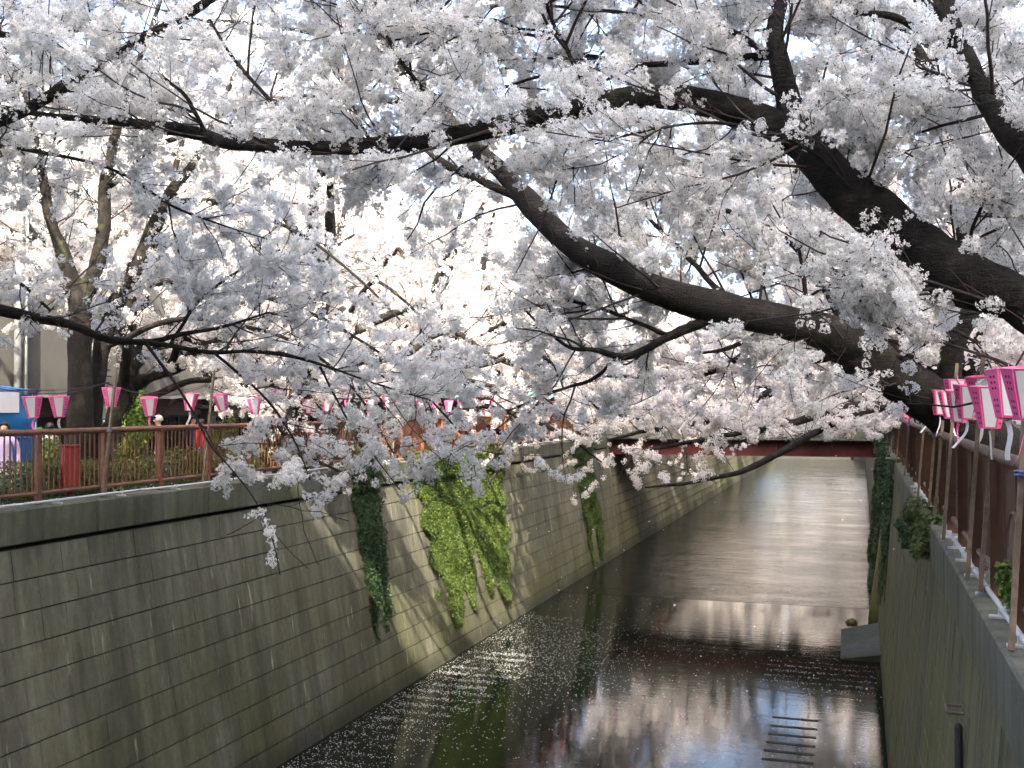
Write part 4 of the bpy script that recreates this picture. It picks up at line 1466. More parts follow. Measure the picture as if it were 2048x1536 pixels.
# ------------------------------------------------------------------ ivy, hedges, shrubs
def ivy(side, y0, y1, ztop, zbot, label, n, mat, taper=0.35, size=0.085, seed=0, thick=0.16, name='ivy_plant', fingers=3, amp=0.28, mean=0.8):
    rg = np.random.default_rng(seed)
    root = empty(name, (wallx(side, ztop), (y0 + y1) / 2, ztop), label, 'ivy')
    u = rg.random(n * 2)
    tt = rg.random(n * 2) ** 0.85
    ph = rg.uniform(0, 6.28, 3)
    edge = np.clip(mean + amp * np.sin(u * fingers * 6.28 + ph[0]) + 0.14 * np.sin(u * fingers * 17 + ph[1]), 0.3, 1)
    keepm = (tt < edge) & (np.abs(u - 0.5) * 2 < 1 - taper * tt + 0.06 * np.sin(tt * 30 + ph[2]))
    u, tt = u[keepm][:n], tt[keepm][:n]
    z = ztop + (zbot - ztop) * tt
    y = y0 + (y1 - y0) * u + rg.normal(size=len(u)) * 0.05
    th = thick * (0.45 + 0.75 * np.clip(np.sin(y * 2.3 + z * 1.1 + ph[0]) * np.sin(z * 2.9 + ph[1]) + 0.5, 0, 1))
    x = np.array([wallx(side, a) for a in z]) - side * th * rg.random(len(u)) ** 0.6
    # drape over the coping at the top
    top = z > -0.56
    xe = LX if side < 0 else RX
    x[top] = xe - side * (0.02 + th[top] * rg.random(top.sum()))
    lip = z > -0.02
    x[lip] = xe + side * rg.uniform(-0.10, 0.42, lip.sum())
    z[lip] = rg.uniform(0.0, 0.24, lip.sum())
    P = np.stack([x, y, z], 1)
    nr = np.tile(np.array((-side * 0.85, 0, 0.45)), (len(P), 1))
    V, F = leaf_quads(P - np.array(root.location), nr, size)
    o = link('leaves', npmesh('leaves', V, F), root, mat)
    o['kind'] = 'stuff'
    mb = MB()
    for k in range(7):
        yy = y0 + (y1 - y0) * (k + 0.5) / 7
        zz = np.linspace(min(ztop, -0.05), zbot + (ztop - zbot) * rg.uniform(0.0, 0.4), 8)
        mb.tube([np.array((min(wallx(side, q), LX) - side * 0.03 if side < 0 else wallx(side, q) - 0.03, yy + rg.normal() * 0.05 + 0.12 * math.sin(q * 2 + k), q)) - np.array(root.location) for q in zz], 0.010, 5)
    o = mb.build('stems', 'twig', root)
    o['kind'] = 'stuff'
    return root


ivy(-1, 22.8, 24.3, 0.05, -4.1, 'narrow dark strand of ivy hanging down the left wall', 9000, 'ivy_dark', 0.35, 0.062, 3, 0.12, fingers=1, amp=0.08, mean=0.88)
ivy(-1, 26.4, 34.0, 0.16, -4.7, 'wide bright green ivy curtain hanging over the left wall', 90000, 'ivy', 0.26, 0.052, 8, 0.13, fingers=2, amp=0.13, mean=0.84)
ivy(-1, 43.0, 46.4, 0.16, -5.2, 'tall strand of ivy on the left wall nearest the bridge', 16000, 'ivy', 0.35, 0.065, 12, 0.18, fingers=2)
ivy(1, 37.2, 43.0, 0.1, -5.2, 'dark creeper between the buttresses of the right wall', 9000, 'ivy_dark', 0.1, 0.09, 15, 0.22, fingers=3)
ivy(1, 44.6, 49.2, 0.3, -5.2, 'dark creeper on the right wall beside the bridge end', 9000, 'ivy_dark', 0.05, 0.1, 16, 0.25, fingers=2)
ivy(1, 30.5, 35.6, 0.0, -4.2, 'thin creeper trailing down the right wall below the planter', 3200, 'ivy_dark', 0.3, 0.085, 17, 0.14, fingers=3)


def shrub(loc, rx, ry, rz_, n, mat, label, size=0.07, droop=0.0, seed=0, name='shrub', cat='shrub', clumps=14):
    rg = np.random.default_rng(seed)
    root = empty(name, loc, label, cat)
    c = rg.normal(size=(clumps, 3))
    c = c / np.linalg.norm(c, axis=1, keepdims=True) * rg.uniform(0.25, 0.95, (clumps, 1))
    i = rg.integers(0, clumps, n)
    d = rg.normal(size=(n, 3))
    d /= np.linalg.norm(d, axis=1, keepdims=True)
    P = c[i] + d * rg.uniform(0.12, 0.42, (n, 1))
    P = P * np.array((rx, ry, rz_)) + np.array((0, 0, rz_ * 0.8))
    P[:, 2] -= droop * np.abs(P[:, 0] + P[:, 1])
    V, F = leaf_quads(P, d + (0, 0, 0.4), size)
    o = link('leaves', npmesh('leaves', V, F), root, mat)
    o['kind'] = 'stuff'
    mb = MB()
    for k in range(clumps):
        q = c[k] * np.array((rx, ry, rz_)) + np.array((0, 0, rz_ * 0.8))
        mb.tube([(0, 0, -0.05), q * np.array((0.4, 0.4, 0.5)), q], [0.014, 0.010, 0.005], 5)
    o = mb.build('stems', 'twig', root)
    o['kind'] = 'stuff'
    return root


def hedge(X, y0, y1, wdt, h, label, n, mat, seed):
    rg = np.random.default_rng(seed)
    root = empty('hedge', (X, y0, SZ), label, 'hedge')
    y = rg.uniform(0, y1 - y0, n)
    hh = h * (0.86 + 0.10 * np.sin(y * 1.9 + seed) + 0.08 * np.sin(y * 4.7))
    a = rg.uniform(0, 1, n)
    face = rg.integers(0, 4, n)
    x = np.where(face == 0, rg.uniform(-wdt / 2, wdt / 2, n), np.where(face == 1, -wdt / 2, wdt / 2)) * (1 + 0.12 * np.sin(y * 3.1)) + rg.normal(size=n) * 0.05
    z = np.where(face == 0, hh, hh * a ** 0.8)
    z = np.clip(z + rg.normal(size=n) * 0.045, 0.05, None)
    P = np.stack([x, y, z], 1)
    nr = np.stack([np.sign(x) * (face > 0), np.zeros(n), 0.35 + 0.8 * (face == 0)], 1)
    V, F = leaf_quads(P, nr, 0.055)
    o = link('leaves', npmesh('leaves', V, F), root, mat)
    o['kind'] = 'stuff'
    mb = MB()
    for k in range(int((y1 - y0) * 7)):
        yy = rg.uniform(0, y1 - y0)
        xx = rg.uniform(-wdt / 3, wdt / 3)
        mb.tube([(xx * 0.4, yy, 0), (xx, yy + rg.normal() * 0.1, h * 0.5), (xx * 1.3, yy + rg.normal() * 0.2, h * 0.85)], [0.016, 0.011, 0.006], 5)
    o = mb.build('stems', 'twig', root)
    o['kind'] = 'stuff'


hedge(-12.75, 11.0, 20.6, 0.75, 0.98, 'clipped green hedge behind the left railing around the red box', 26000, 'hedge', 1)
hedge(-12.75, 21.2, 31.5, 0.75, 0.95, 'clipped green hedge behind the left railing near the ivy', 20000, 'hedge', 2)
hedge(2.0, 5.0, 30.0, 0.9, 0.95, 'dark green hedge behind the right fence', 26000, 'ivy_dark', 3)
q = atx(275, 850, -14.9)
shrub((q[0], q[1], 0.05), 0.55, 0.55, 0.85, 3800, 'shrub', 'light green shrub standing behind the railing near the grey-haired man', 0.075, seed=4)
q = atx(113, 850, -14.4)
shrub((q[0], q[1], 0.0), 0.3, 0.3, 0.6, 1300, 'shrub', 'small light green shrub left of the twin trunk', 0.07, seed=5)
q = atx(455, 850, -15.2)
shrub((q[0], q[1], 0.0), 0.4, 0.4, 0.65, 1600, 'shrub', 'small yellow-green shrub behind the railing in front of the dark shop', 0.07, seed=6)
shrub((0.93, 15.0, -0.35), 0.42, 1.0, 0.42, 5200, 'hedge', 'green bush growing over the edge of the right coping', 0.06, droop=0.1, seed=7)
shrub((1.0, 7.9, 0.02), 0.2, 0.26, 0.30, 420, 'shrub', 'leafy sprig poking through the right fence near the frame edge', 0.055, seed=8, clumps=7)
shrub((0.85, 46.8, -0.5), 0.5, 0.9, 0.6, 2200, 'hedge', 'green shrub at the right end of the red girder', 0.08, seed=9)
shrub((0.7, 18.4, -0.75), 0.22, 0.6, 0.3, 900, 'ivy_dark', 'small dark fern on the right wall beyond the bush', 0.055, seed=10)

# ------------------------------------------------------------------ lanterns, strings, stakes
def lantern_meshes():
    H, RT, RBm = 0.32, 0.150, 0.074
    an = [math.radians(q) for q in (0, 74, 120, 194, 240, 314)]
    ring = lambda r, z, k: Vector((r * math.cos(an[k % 6]), r * math.sin(an[k % 6]), z))
    out = {}
    body = MB()
    body.add([ring(RT, 0, k) for k in range(6)] + [ring(RBm, -H, k) for k in range(6)], [(k, (k + 1) % 6, 6 + (k + 1) % 6, 6 + k) for k in range(6)] + [tuple(range(6, 12))])
    for k in range(6):
        body.tube([ring(RT, 0, k), ring(RBm, -H, k)], 0.004, 4)
    out['shade'] = (body.mesh('shade'), 'pink')
    pw = MB()
    for k in (0, 2, 4):
        a, b, c, d = ring(RT, 0, k), ring(RT, 0, (k + 1) % 6), ring(RBm, -H, (k + 1) % 6), ring(RBm, -H, k)
        n = (b - a).cross(d - a).normalized()
        if n.dot(a + b) < 0:
            n = -n
        f = lambda u, v: (a * (1 - u) + b * u) * (1 - v) + (d * (1 - u) + c * u) * v
        q = [f(0.10, 0.035), f(0.90, 0.035), f(0.86, 0.955), f(0.14, 0.955)]
        pw.prism([x + n * 0.001 for x in q], n * 0.003)
    out['paper_panel'] = (pw.mesh('paper_panel'), 'paper')
    ink = MB()
    for k in (1, 3, 5):
        a, b, c, d = ring(RT, 0, k), ring(RT, 0, (k + 1) % 6), ring(RBm, -H, (k + 1) % 6), ring(RBm, -H, k)
        n = (b - a).cross(d - a).normalized()
        if n.dot(a + b) < 0:
            n = -n
        f = lambda u, v: (a * (1 - u) + b * u) * (1 - v) + (d * (1 - u) + c * u) * v
        for u0 in (0.36, 0.66):
            for j in range(7):
                if j == 3:
                    continue
                v0 = 0.12 + j * 0.12
                uu = 0.5 + (u0 - 0.5)
                q = [f(uu - 0.06, v0), f(uu + 0.06, v0 + 0.01), f(uu + 0.05, v0 + 0.055), f(uu - 0.05, v0 + 0.05)]
                ink.prism([x + n * 0.0015 for x in q], n * 0.002)
    out['lettering'] = (ink.mesh('lettering'), 'ink')
    rim = MB()
    rim.tube([ring(RT, 0.0, k) for k in range(7)], 0.006, 5)
    rim.tube([ring(RT, 0, 0), ring(RT, 0, 3)], 0.003, 4)
    rim.tube([(0, 0, 0), (0, 0, 0.05)], 0.003, 4)
    out['rim'] = (rim.mesh('rim'), 'pink_light')
    st = []
    for c, bend in (('pink', 0.0), ('paper', 0.10), ('pink', -0.12), ('paper', -0.03)):
        s = MB()
        pts = [(bend * t * t * 1.2, 0.02 * math.sin(t * 5), -H - 0.02 - 0.26 * t) for t in np.linspace(0, 1, 7)]
        for i in range(6):
            a, b = Vector(pts[i]), Vector(pts[i + 1])
            w_ = Vector((0, 0.019, 0)) if c == 'paper' else Vector((0.013, 0.013, 0))
            s.prism([a - w_, a + w_, b + w_, b - w_], (0.001, -0.001, 0))
        m_ = s.mesh('streamer')
        m_.materials.append(M[c])
        st.append(m_)
    for k in out:
        out[k][0].materials.append(M[out[k][1]])
    return {k: v[0] for k, v in out.items()}, st


LM, LS = lantern_meshes()


def lantern(loc, rz, tilt, label, group, streamer=True):
    o = empty('paper_lantern', loc, label, 'lantern', group)
    o.rotation_euler = (tilt[0], tilt[1], rz)
    for k, me in LM.items():
        inst(k, me, o)
    if streamer:
        inst('streamer', LS[int(RNG.integers(0, len(LS)))], o, rot=(0, 0, RNG.uniform(0, 6.28)))
    return o


def sag(y, y0, per, dz):
    t = ((y - y0) / per) % 1.0
    return -4 * dz * t * (1 - t)


LYS, LPER = 14.62, 2.8


def lz(y):
    return 1.80 + sag(y, LYS, LPER, 0.20)


SX = -11.72
# string with lanterns, left bank
root = empty('lantern_string', (SX, 10, 1.6), 'black cable carrying the row of lanterns along the left bank', 'cable')
MB().tube([(0, y - 10, lz(y) + 0.045 - 1.6) for y in np.arange(10, 46.4, 0.2)], 0.007, 5).build('cable', 'cable', root)
MB().tube([(0.02, y - 10, lz(y) + 0.075 - 1.6 + 0.03 * math.sin(y * 2)) for y in np.arange(10, 46.4, 0.2)], 0.005, 5).build('cable', 'cable', root)
ys = []
y = 12.72
targets = [65, 118, 222, 298, 382, 440, 508, 557, 615, 655]
for t in targets:
    ys.append(atx(t, 820, SX)[1])
while ys[-1] < 45.6:
    ys.append(ys[-1] + RNG.uniform(0.98, 1.16))
for i, y in enumerate(ys):
    lantern((SX, y, lz(y)), rad(RNG.uniform(-16, 16)) + rad(33), (RNG.normal() * 0.13, RNG.normal() * 0.10), 'pink and white paper lantern, %s from the left end of the left-bank string' % order(i + 1), 'lanterns along the left bank', True)
# right bank
def rz_(y):
    return 1.78 + sag(y, 7.6, 2.75, 0.16)


RXS = 1.0
root = empty('lantern_string', (RXS, 4, 1.6), 'black cable carrying the row of lanterns along the right fence', 'cable')
MB().tube([(0, y - 4, rz_(y) + 0.045 - 1.6) for y in np.arange(4, 47, 0.2)], 0.007, 5).build('cable', 'cable', root)
ys = [7.25, 7.95, 9.0, 10.1, 11.0, 11.9]
while ys[-1] < 46:
    ys.append(ys[-1] + RNG.uniform(1.0, 1.2))
for i, y in enumerate(ys):
    lantern((RXS + RNG.normal() * 0.03, y, rz_(y)), rad(RNG.uniform(-12, 12)) - rad(15), (RNG.normal() * 0.07, RNG.normal() * 0.06), 'pink and white paper lantern, %s from the right frame edge on the right-bank string' % order(i + 1), 'lanterns along the right bank')
# bridge
bz = lambda x: 2.42 + sag(x, 0.2, 3.0, 0.22)
root = empty('lantern_string', (-5, BRY - 0.3, 2.4), 'black cable carrying the lanterns across the front of the bridge', 'cable')
MB().tube([(x + 5, 0, bz(x) + 0.045 - 2.4) for x in np.arange(-11.6, 1.2, 0.2)], 0.007, 5).build('cable', 'cable', root)
for i in range(12):
    x = -11.0 + i * 1.05
    lantern((x, BRY - 0.3, bz(x)), rad(RNG.uniform(0, 60)), (RNG.normal() * 0.1, RNG.normal() * 0.1), 'pink and white paper lantern, %s from the left on the bridge' % order(i + 1), 'lanterns across the bridge')


def stake(x, y, label, z1, lean, side, rope=True):
    root = empty('wooden_stake', (x, y, 0), label, 'stake', 'stakes carrying the lantern strings')
    MB().box((0, 0, 0), (0.034, 0.042, z1 - 0.02), rot=Matrix.Rotation(lean, 3, 'X') @ Matrix.Rotation(0.10 if side < 0 else 0.0, 3, 'Y')).build('pole', 'stake', root).location = (0, 0, z1 / 2 * math.cos(lean) + 0.02)
    if not rope:
        return
    mb = MB()
    for k in range(2):
        mb.tube([(0.045 * math.cos(a) * 1.4 - side * 0.03, 0.05 * math.sin(a) + (-math.tan(lean)) * (1.07 - z1 / 2), 1.05 + k * 0.022) for a in np.linspace(0, 6.283, 9)], 0.006, 5)
    mb.build('rope_tie', 'rope', root)


for i in range(12):
    y = LYS + LPER * i
    if y < 46:
        stake(FX_L + 0.085, y - 0.1, 'weathered wooden stake tied to the left railing, %s from the left' % order(i + 1), 1.98 if i != 1 else 2.35, -0.16, 1, i % 2 == 0)
for i in range(13):
    if i > 3 and i % 2:
        continue
    y = 7.6 + 2.75 * i
    if y < 46:
        stake(FX_R - 0.10, y - 0.33, 'weathered wooden stake tied to the right fence, %s from the near end' % order(i + 1 if i < 4 else 4 + (i - 2) // 2), 2.05, -0.33, -1, i % 3 == 0)
for i in range(2):
    y = 9.2 + 5.5 * i
    stake(FX_R - 0.10, y, 'short wooden stake on the right fence, %s from the near end' % order(i + 1), 1.30, -0.2, -1, False)
for i, (x, yy) in enumerate(((-11.2, BRY - 0.3), (-8.3, BRY - 0.3), (-5.3, BRY - 0.3), (-2.3, BRY - 0.3), (0.7, BRY - 0.3))):
    root = empty('wooden_stake', (x, yy, 0.6), 'wooden stake standing on the bridge front, %s from the left' % order(i + 1), 'stake', 'stakes carrying the lantern strings')
    MB().box((0, 0, 0.95), (0.045, 0.05, 1.9)).build('pole', 'stake', root)

# ------------------------------------------------------------------ street things on the left bank
p = atx(140, 940, -12.25)
root = empty('red_box', (p[0], p[1], SZ), 'red metal cabinet on a red post behind the left railing', 'cabinet', rz=rad(52))
MB().box((0, 0, 0.90), (0.27, 0.25, 0.72), bev=0.03).build('cabinet', 'red', root)
MB().box((0.0, -0.13, 0.92), (0.20, 0.012, 0.58), bev=0.004).build('door', 'red', root)
MB().tube([(0, 0, 0), (0, 0, 0.55)], 0.06, 10).build('post', 'red', root, True)
MB().box((0, 0, 1.27), (0.29, 0.27, 0.025), bev=0.006).build('lid', 'red', root)

root = empty('market_stall', (-15.8, 16.05, SZ), 'market stall walled with bright blue tarpaulin at the left edge', 'market stall')
g = []
nx, nz = 24, 18
V = []
for j in range(nz + 1):
    for i in range(nx + 1):
        u, v = i / nx, j / nz
        V.append((0.045 * math.sin(u * 13 + v * 4) * math.sin(v * 7 + u * 3) + 0.02 * math.sin(v * 19), u * 3.3 - 1.7, 0.25 + v * 1.92 - 0.03 * abs(math.sin(u * 9.4)) * (v == 1)))
F = [(j * (nx + 1) + i, j * (nx + 1) + i + 1, (j + 1) * (nx + 1) + i + 1, (j + 1) * (nx + 1) + i) for j in range(nz) for i in range(nx)]
o = link('tarpaulin', npmesh('tarpaulin', V, F), root, 'tarp', True)
mb = MB()
for a, b in (((-0.02, -1.7), 0), ((-0.02, 1.6), 0), ((-1.8, -1.7), 0), ((-1.8, 1.6), 0)):
    mb.tube([(a[0], a[1], 0), (a[0], a[1], 2.25)], 0.02, 6)
for z in (2.22, 1.28):
    mb.tube([(0.05, -1.75, z), (0.05, 1.65, z)], 0.018, 6)
mb.build('pole_frame', 'sign_blue', root)
mb = MB()
mb.prism([(0.06, -1.8, 2.20), (0.06, 1.7, 2.20), (-1.9, 1.7, 2.42), (-1.9, -1.8, 2.42)], (0, 0, 0.012))
mb.build('roof_sheet', 'tarp', root)
MB().box((0.075, 0.72, 1.98), (0.01, 0.62, 0.40)).build('notice', 'paper', root)
MB().box((-0.6, -0.2, 0.45), (1.0, 2.6, 0.9), bev=0.02).build('counter', 'render3', root)
p = atx(78, 860, -15.2)
root = empty('banner', (p[0], p[1], SZ), 'thin bright green banner beside the blue stall', 'banner')
MB().box((0, 0, 1.05), (0.02, 0.14, 0.9)).build('cloth', 'greencloth', root)
MB().tube([(0, -0.09, 0), (0, -0.09, 1.6)], 0.012, 6).build('pole', 'white_pvc', root)


def tent(px_, X, label):
    p = atx(px_, 790, X)
    root = empty('canopy_tent', (p[0], p[1], SZ), label, 'tent')
    w_ = 1.45
    z0, z1 = 2.55, 3.75
    mb = MB()
    b = [(-w_, -w_, z0), (w_, -w_, z0), (w_, w_, z0), (-w_, w_, z0)]
    mb.add(b + [(0, 0, z1)], [(0, 1, 4), (1, 2, 4), (2, 3, 4), (3, 0, 4)])
    mb.build('roof', 'teal', root)
    mb = MB()
    for i in range(4):
        a, c = Vector(b[i]), Vector(b[(i + 1) % 4])
        mb.prism([a, c, c - Vector((0, 0, 0.28)), a - Vector((0, 0, 0.28))], (0.006, 0.006, 0))
    mb.build('valance', 'teal', root)
    for a in b:
        MB().tube([(a[0] * 0.98, a[1] * 0.98, 0), (a[0] * 0.98, a[1] * 0.98, z0)], 0.025, 6).build('leg', 'white_pvc', root)


tent(955, -17.0, 'pale teal canopy tent on the left bank beside the round sign')
tent(1035, -16.6, 'pale teal canopy tent on the left bank nearer the bridge')
p = atx(885, 762, -13.2)
root = empty('road_sign', (p[0], p[1], SZ), 'round red and white road sign on the left bank', 'road sign', rz=rad(28))
MB().tube([(0, 0, 0), (0, 0, 3.2)], 0.035, 8).build('pole', 'galv', root)
MB().tube([(0, -0.045, 3.0), (0, -0.06, 3.0)], 0.30, 24).build('disc', 'red', root)
MB().tube([(0, -0.061, 3.0), (0, -0.066, 3.0)], 0.21, 24).build('centre', 'paper', root)
p = atx(1166, 785, -13.6)
root = empty('notice_board', (p[0], p[1], SZ), 'white notice board with a dark blue poster by the bridge end', 'notice board', rz=rad(20))
MB().box((0, 0, 2.0), (1.1, 0.06, 1.5), bev=0.01).build('board', 'paper', root)
MB().box((-0.3, -0.036, 2.4), (0.28, 0.01, 0.45)).build('poster', 'sign_blue', root)
for a in (-0.45, 0.45):
    MB().tube([(a, 0.0, 0), (a, 0.0, 1.3)], 0.03, 6).build('leg', 'galv', root)
p = atx(1214, 770, -13.0)
root = empty('banner', (p[0], p[1], SZ), 'orange vertical banner by the left end of the bridge', 'banner', rz=rad(15))
MB().box((0, 0, 2.3), (0.45, 0.015, 1.5)).build('cloth', 'orange', root)
MB().tube([(-0.25, 0, 0), (-0.25, 0, 3.15)], 0.015, 6).build('pole', 'white_pvc', root)


# people: one skinned body each
def person(loc, face, label, top, legs, hair, height=1.66, arm='down', seed=0, bald=False, hairlen=0.0):
    rg = random.Random(seed)
    s = height / 1.70
    J = {}
    vs, es, rs = [], [], []

    def j(name, co, r, par=None):
        J[name] = len(vs)
        vs.append([c * s for c in co])
        rs.append((r[0] * s, r[1] * s))
        if par:
            es.append((J[par], J[name]))
    j('pelvis', (0, 0, 0.95), (0.155, 0.11))
    j('waist', (0, 0.0, 1.10), (0.145, 0.10), 'pelvis')
    j('chest', (0, 0.0, 1.30), (0.165, 0.115), 'waist')
    j('neckb', (0, 0.0, 1.43), (0.085, 0.075), 'chest')
    j('neck', (0, -0.012, 1.49), (0.052, 0.055), 'neckb')
    j('jaw', (0, -0.03, 1.545), (0.062, 0.078), 'neck')
    j('head', (0, -0.022, 1.62), (0.074, 0.092), 'jaw')
    j('crown', (0, -0.012, 1.675), (0.058, 0.072), 'head')
    st = rg.uniform(-0.12, 0.12)
    for sd, nm in ((-1, 'l'), (1, 'r')):
        j('hip' + nm, (sd * 0.085, 0, 0.88), (0.088, 0.095), 'pelvis')
        j('knee' + nm, (sd * 0.095, -0.02 + sd * st, 0.49), (0.058, 0.062), 'hip' + nm)
        j('ankle' + nm, (sd * 0.10, 0.02 + sd * st * 1.3, 0.09), (0.040, 0.045), 'knee' + nm)
        j('toe' + nm, (sd * 0.115, -0.15 + sd * st * 1.3, 0.035), (0.040, 0.032), 'ankle' + nm)
        j('sho' + nm, (sd * 0.19, 0, 1.385), (0.066, 0.066), 'neckb')
        if arm == 'up' and sd > 0:
            j('elb' + nm, (sd * 0.26, -0.16, 1.20), (0.045, 0.045), 'sho' + nm)
            j('wri' + nm, (sd * 0.13, -0.30, 1.40), (0.032, 0.03), 'elb' + nm)
            j('fin' + nm, (sd * 0.08, -0.33, 1.49), (0.034, 0.018), 'wri' + nm)
        else:
            j('elb' + nm, (sd * 0.25, 0.03, 1.12), (0.047, 0.047), 'sho' + nm)
            j('wri' + nm, (sd * 0.26, -0.05, 0.88), (0.033, 0.03), 'elb' + nm)
            j('fin' + nm, (sd * 0.255, -0.075, 0.76), (0.018, 0.036), 'wri' + nm)
    me = bpy.data.meshes.new('body')
    me.from_pydata(vs, es, [])
    o = bpy.data.objects.new('tmp', me)
    COL.objects.link(o)
    sk = o.modifiers.new('s', 'SKIN')
    lay = me.skin_vertices[0].data
    for i, r in enumerate(rs):
        lay[i].radius = r
    lay[0].use_root = True
    sk.use_smooth_shade = True
    ss = o.modifiers.new('d', 'SUBSURF')
    ss.levels = 1
    bpy.context.view_layer.update()
    m2 = bpy.data.meshes.new_from_object(o.evaluated_get(bpy.context.evaluated_depsgraph_get()))
    bpy.data.objects.remove(o)
    mats = [top, legs, 'skin', 'hair_black' if not bald else 'hair_grey']
    m2.materials.clear()
    for k in mats:
        m2.materials.append(M[k])
    for f in m2.polygons:
        c = f.center / s
        mi = 0
        if c.z < 0.90 and abs(c.x) < 0.2:
            mi = 1
        if c.z < 0.08:
            mi = 3
        if c.z > 1.47:
            mi = 2
        if abs(c.x) > 0.2 and c.z < 0.88:
            mi = 2
        f.material_index = mi
        f.use_smooth = True
    m2.name = 'body'
    root = empty('person', loc, label, 'person', rz=face)
    link('body', m2, root)
    # hair cap and small facial features
    bm = bmesh.new()
    bmesh.ops.create_uvsphere(bm, u_segments=16, v_segments=10, radius=1)
    for v in bm.verts:
        v.co = Vector((v.co.x * 0.091, v.co.y * 0.110, v.co.z * 0.105))
    kill = [v for v in bm.verts if (v.co.y < -0.045 and v.co.z < 0.045) or v.co.z < -0.05 - hairlen or (bald and v.co.z > 0.035)]
    bmesh.ops.delete(bm, geom=kill, context='VERTS')
    hm = bpy.data.meshes.new('hair')
    bm.to_mesh(hm)
    bm.free()
    h = link('hair', hm, root, 'hair_grey' if bald else hair, True)
    h.location = (0, -0.012 * s, 1.632 * s)
    h.scale = (s, s, s)
    mb = MB()
    mb.box((0, -0.118 * s, 1.60 * s), (0.022 * s, 0.03 * s, 0.04 * s), bev=0.006)
    mb.build('nose', 'skin', root)
    mb = MB()
    for a in (-0.032, 0.032):
        mb.box((a * s, -0.106 * s, 1.625 * s), (0.02 * s, 0.012 * s, 0.009 * s))
    mb.build('eyes', 'ink', root)
    return root


for nm, c in (('cloth_brown', (0.12, 0.065, 0.04)), ('cloth_black', (0.02, 0.02, 0.024)), ('cloth_navy', (0.03, 0.04, 0.10)), ('cloth_white', (0.62, 0.62, 0.64)), ('cloth_red', (0.5, 0.04, 0.05)), ('cloth_grey', (0.22, 0.22, 0.24)), ('cloth_lilac', (0.42, 0.34, 0.52)), ('cloth_orange', (0.3, 0.13, 0.05)), ('cloth_blue', (0.10, 0.28, 0.55))):
    M[nm] = plain(nm, c, 0.85, var=0.15, scale=8, bmp=0.1)


def stand(px_, X, *a, **k):
    p = atx(px_, 850, X)
    return person((p[0], p[1], SZ + 0.004), *a, **k)


stand(318, -15.6, rad(-60), 'grey-haired balding man in brown jacket walking behind the left railing', 'cloth_brown', 'cloth_grey', 'hair_grey', 1.66, seed=1)
stand(10, -14.2, rad(20), 'dark-haired person in pale lilac top at the left frame edge', 'cloth_lilac', 'cloth_white', 'hair_black', 1.60, seed=2)
stand(100, -15.0, rad(-100), 'dark-haired person in white top beside the blue stall', 'cloth_white', 'cloth_navy', 'hair_black', 1.56, seed=3)
stand(245, -17.6, rad(90), 'person in orange-brown coat near the white signboard', 'cloth_orange', 'cloth_black', 'hair_black', 1.52, seed=4)
stand(284, -17.2, rad(-80), 'person in grey jacket walking left of the grey-haired man', 'cloth_grey', 'cloth_black', 'hair_black', 1.55, seed=5)
stand(385, -17.4, rad(80), 'person in navy jacket among the walkers behind the railing', 'cloth_navy', 'cloth_black', 'hair_black', 1.60, seed=6)
stand(403, -16.6, rad(-90), 'person in red top among the walkers behind the railing', 'cloth_red', 'cloth_grey', 'hair_black', 1.54, seed=7)
stand(520, -16.8, rad(90), 'person in white shirt behind the railing by the shop pier', 'cloth_white', 'cloth_black', 'hair_black', 1.58, seed=8)
stand(985, -15.0, rad(60), 'person in dark coat under the left teal tent', 'cloth_black', 'cloth_navy', 'hair_black', 1.66, seed=9)
stand(1030, -14.6, rad(10), 'person in navy coat behind the panel fence near the bridge', 'cloth_navy', 'cloth_black', 'hair_black', 1.64, seed=10)
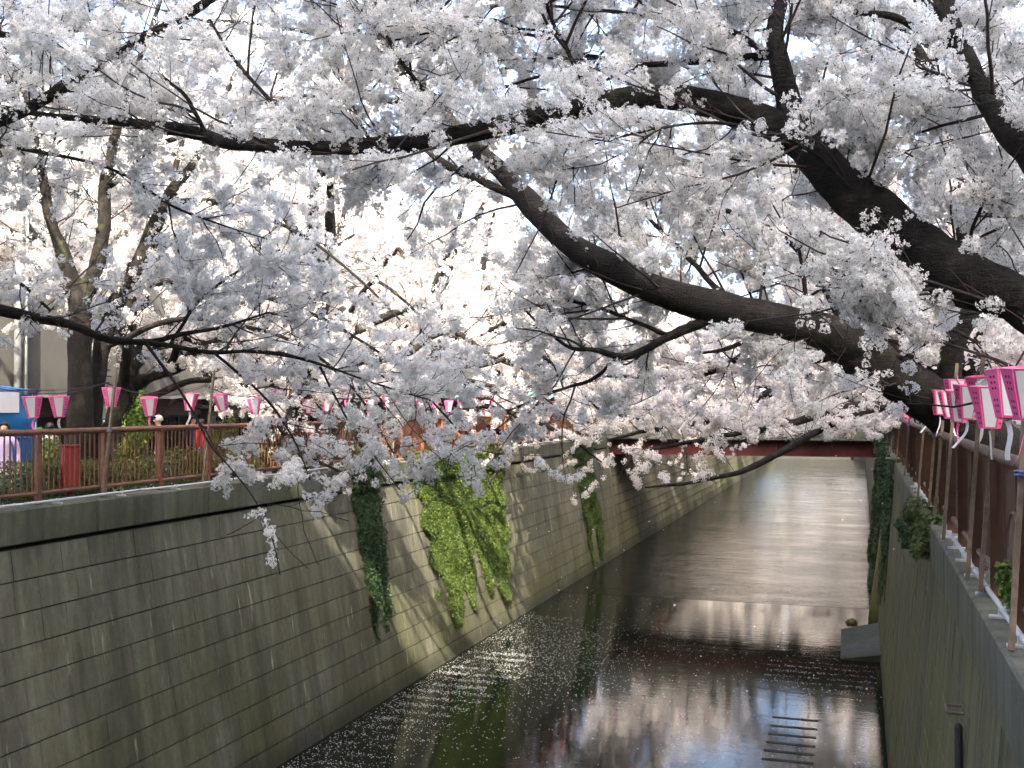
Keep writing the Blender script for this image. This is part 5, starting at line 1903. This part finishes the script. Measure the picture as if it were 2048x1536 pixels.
for i, (x, t, nm, lab) in enumerate(((-9.4, 'cloth_grey', 0, 'person in grey on the bridge, leftmost of the group'), (-6.6, 'cloth_black', 0, 'person in black on the bridge raising a camera'), (-5.9, 'cloth_brown', 0, 'person in brown on the bridge next to the photographer'), (-4.9, 'cloth_navy', 0, 'person in navy leaning at the middle of the bridge parapet'), (-3.9, 'cloth_blue', 0, 'person in light blue on the bridge right of the middle'), (-1.9, 'cloth_black', 0, 'person in black on the bridge close to its right end'), (-1.2, 'cloth_white', 0, 'person in white on the bridge, rightmost of the group'))):
    person((x, BRY + 0.75 + 0.25 * (i % 2), 0.20), rad(RNG.uniform(-30, 30)), lab, t, 'cloth_black', 'hair_black', 1.58 + 0.03 * (i % 4), 'up' if i == 1 else 'down', seed=20 + i)

# ------------------------------------------------------------------ petals on the water and in the air
def petals(name, P, size, label, flat=True):
    n = len(P)
    nr = np.tile(np.array((0, 0, 1.0)), (n, 1))
    V, F = leaf_quads(P, nr, size, 0.05 if flat else 3.0, 0.9)
    if flat:
        V[:, 2] = np.repeat(P[:, 2], 4)
    o = link(name, npmesh(name, V, F), None, 'petal')
    return tag(o, label, 'petals', None, 'stuff')


pts = []
n = 1500
pts.append(np.stack([RNG.uniform(LB, RB, n), RNG.uniform(9, WEIR, n), np.full(n, WZ + 0.006)], 1))
n = 3600
e = RNG.exponential(1.4, n)
pts.append(np.stack([LB + 0.05 + np.minimum(e, 9), RNG.uniform(12, 34, n), np.full(n, WZ + 0.0065)], 1))
n = 1800
pts.append(np.stack([RNG.normal(-8.2, 1.3, n), RNG.normal(28.0, 2.2, n), np.full(n, WZ + 0.007)], 1))
for x0, x1, y in RUNG:
    k = int(RNG.integers(60, 260))
    g0 = RNG.uniform(x0, x1)
    gx = RNG.uniform(x0 - 0.2, x1 + 0.3, k)
    gx = gx[(np.abs(gx - g0) > RNG.uniform(0.05, 0.35)) | (RNG.random(k) < 0.3)]
    k = len(gx)
    pts.append(np.stack([gx, y + RNG.normal(0, 0.075, k) + 0.03 * np.sin(np.arange(k)), np.full(k, WZ + 0.0085)], 1))
n = 500
pts.append(np.stack([RNG.uniform(-2.4, RB - 0.1, n), 27.2 + np.round(RNG.uniform(0, 5, n)) * 0.55 + RNG.normal(0, 0.05, n), np.full(n, WZ + 0.008)], 1))
pts = np.vstack(pts)
pts = pts[(pts[:, 0] > LB + 0.05) & (pts[:, 0] < RB - 0.05) & (pts[:, 1] < WEIR - 0.05)]
petals('floating_petals', pts, 0.030, 'white cherry petals floating on the dark canal water')
n = 90
pp = np.array([at(RNG.uniform(900, 1800), RNG.uniform(850, 1400), RNG.uniform(12, 20)) for _ in range(n)])
petals('drifting_petals', pp, 0.03, 'loose white petals drifting down through the air', False)
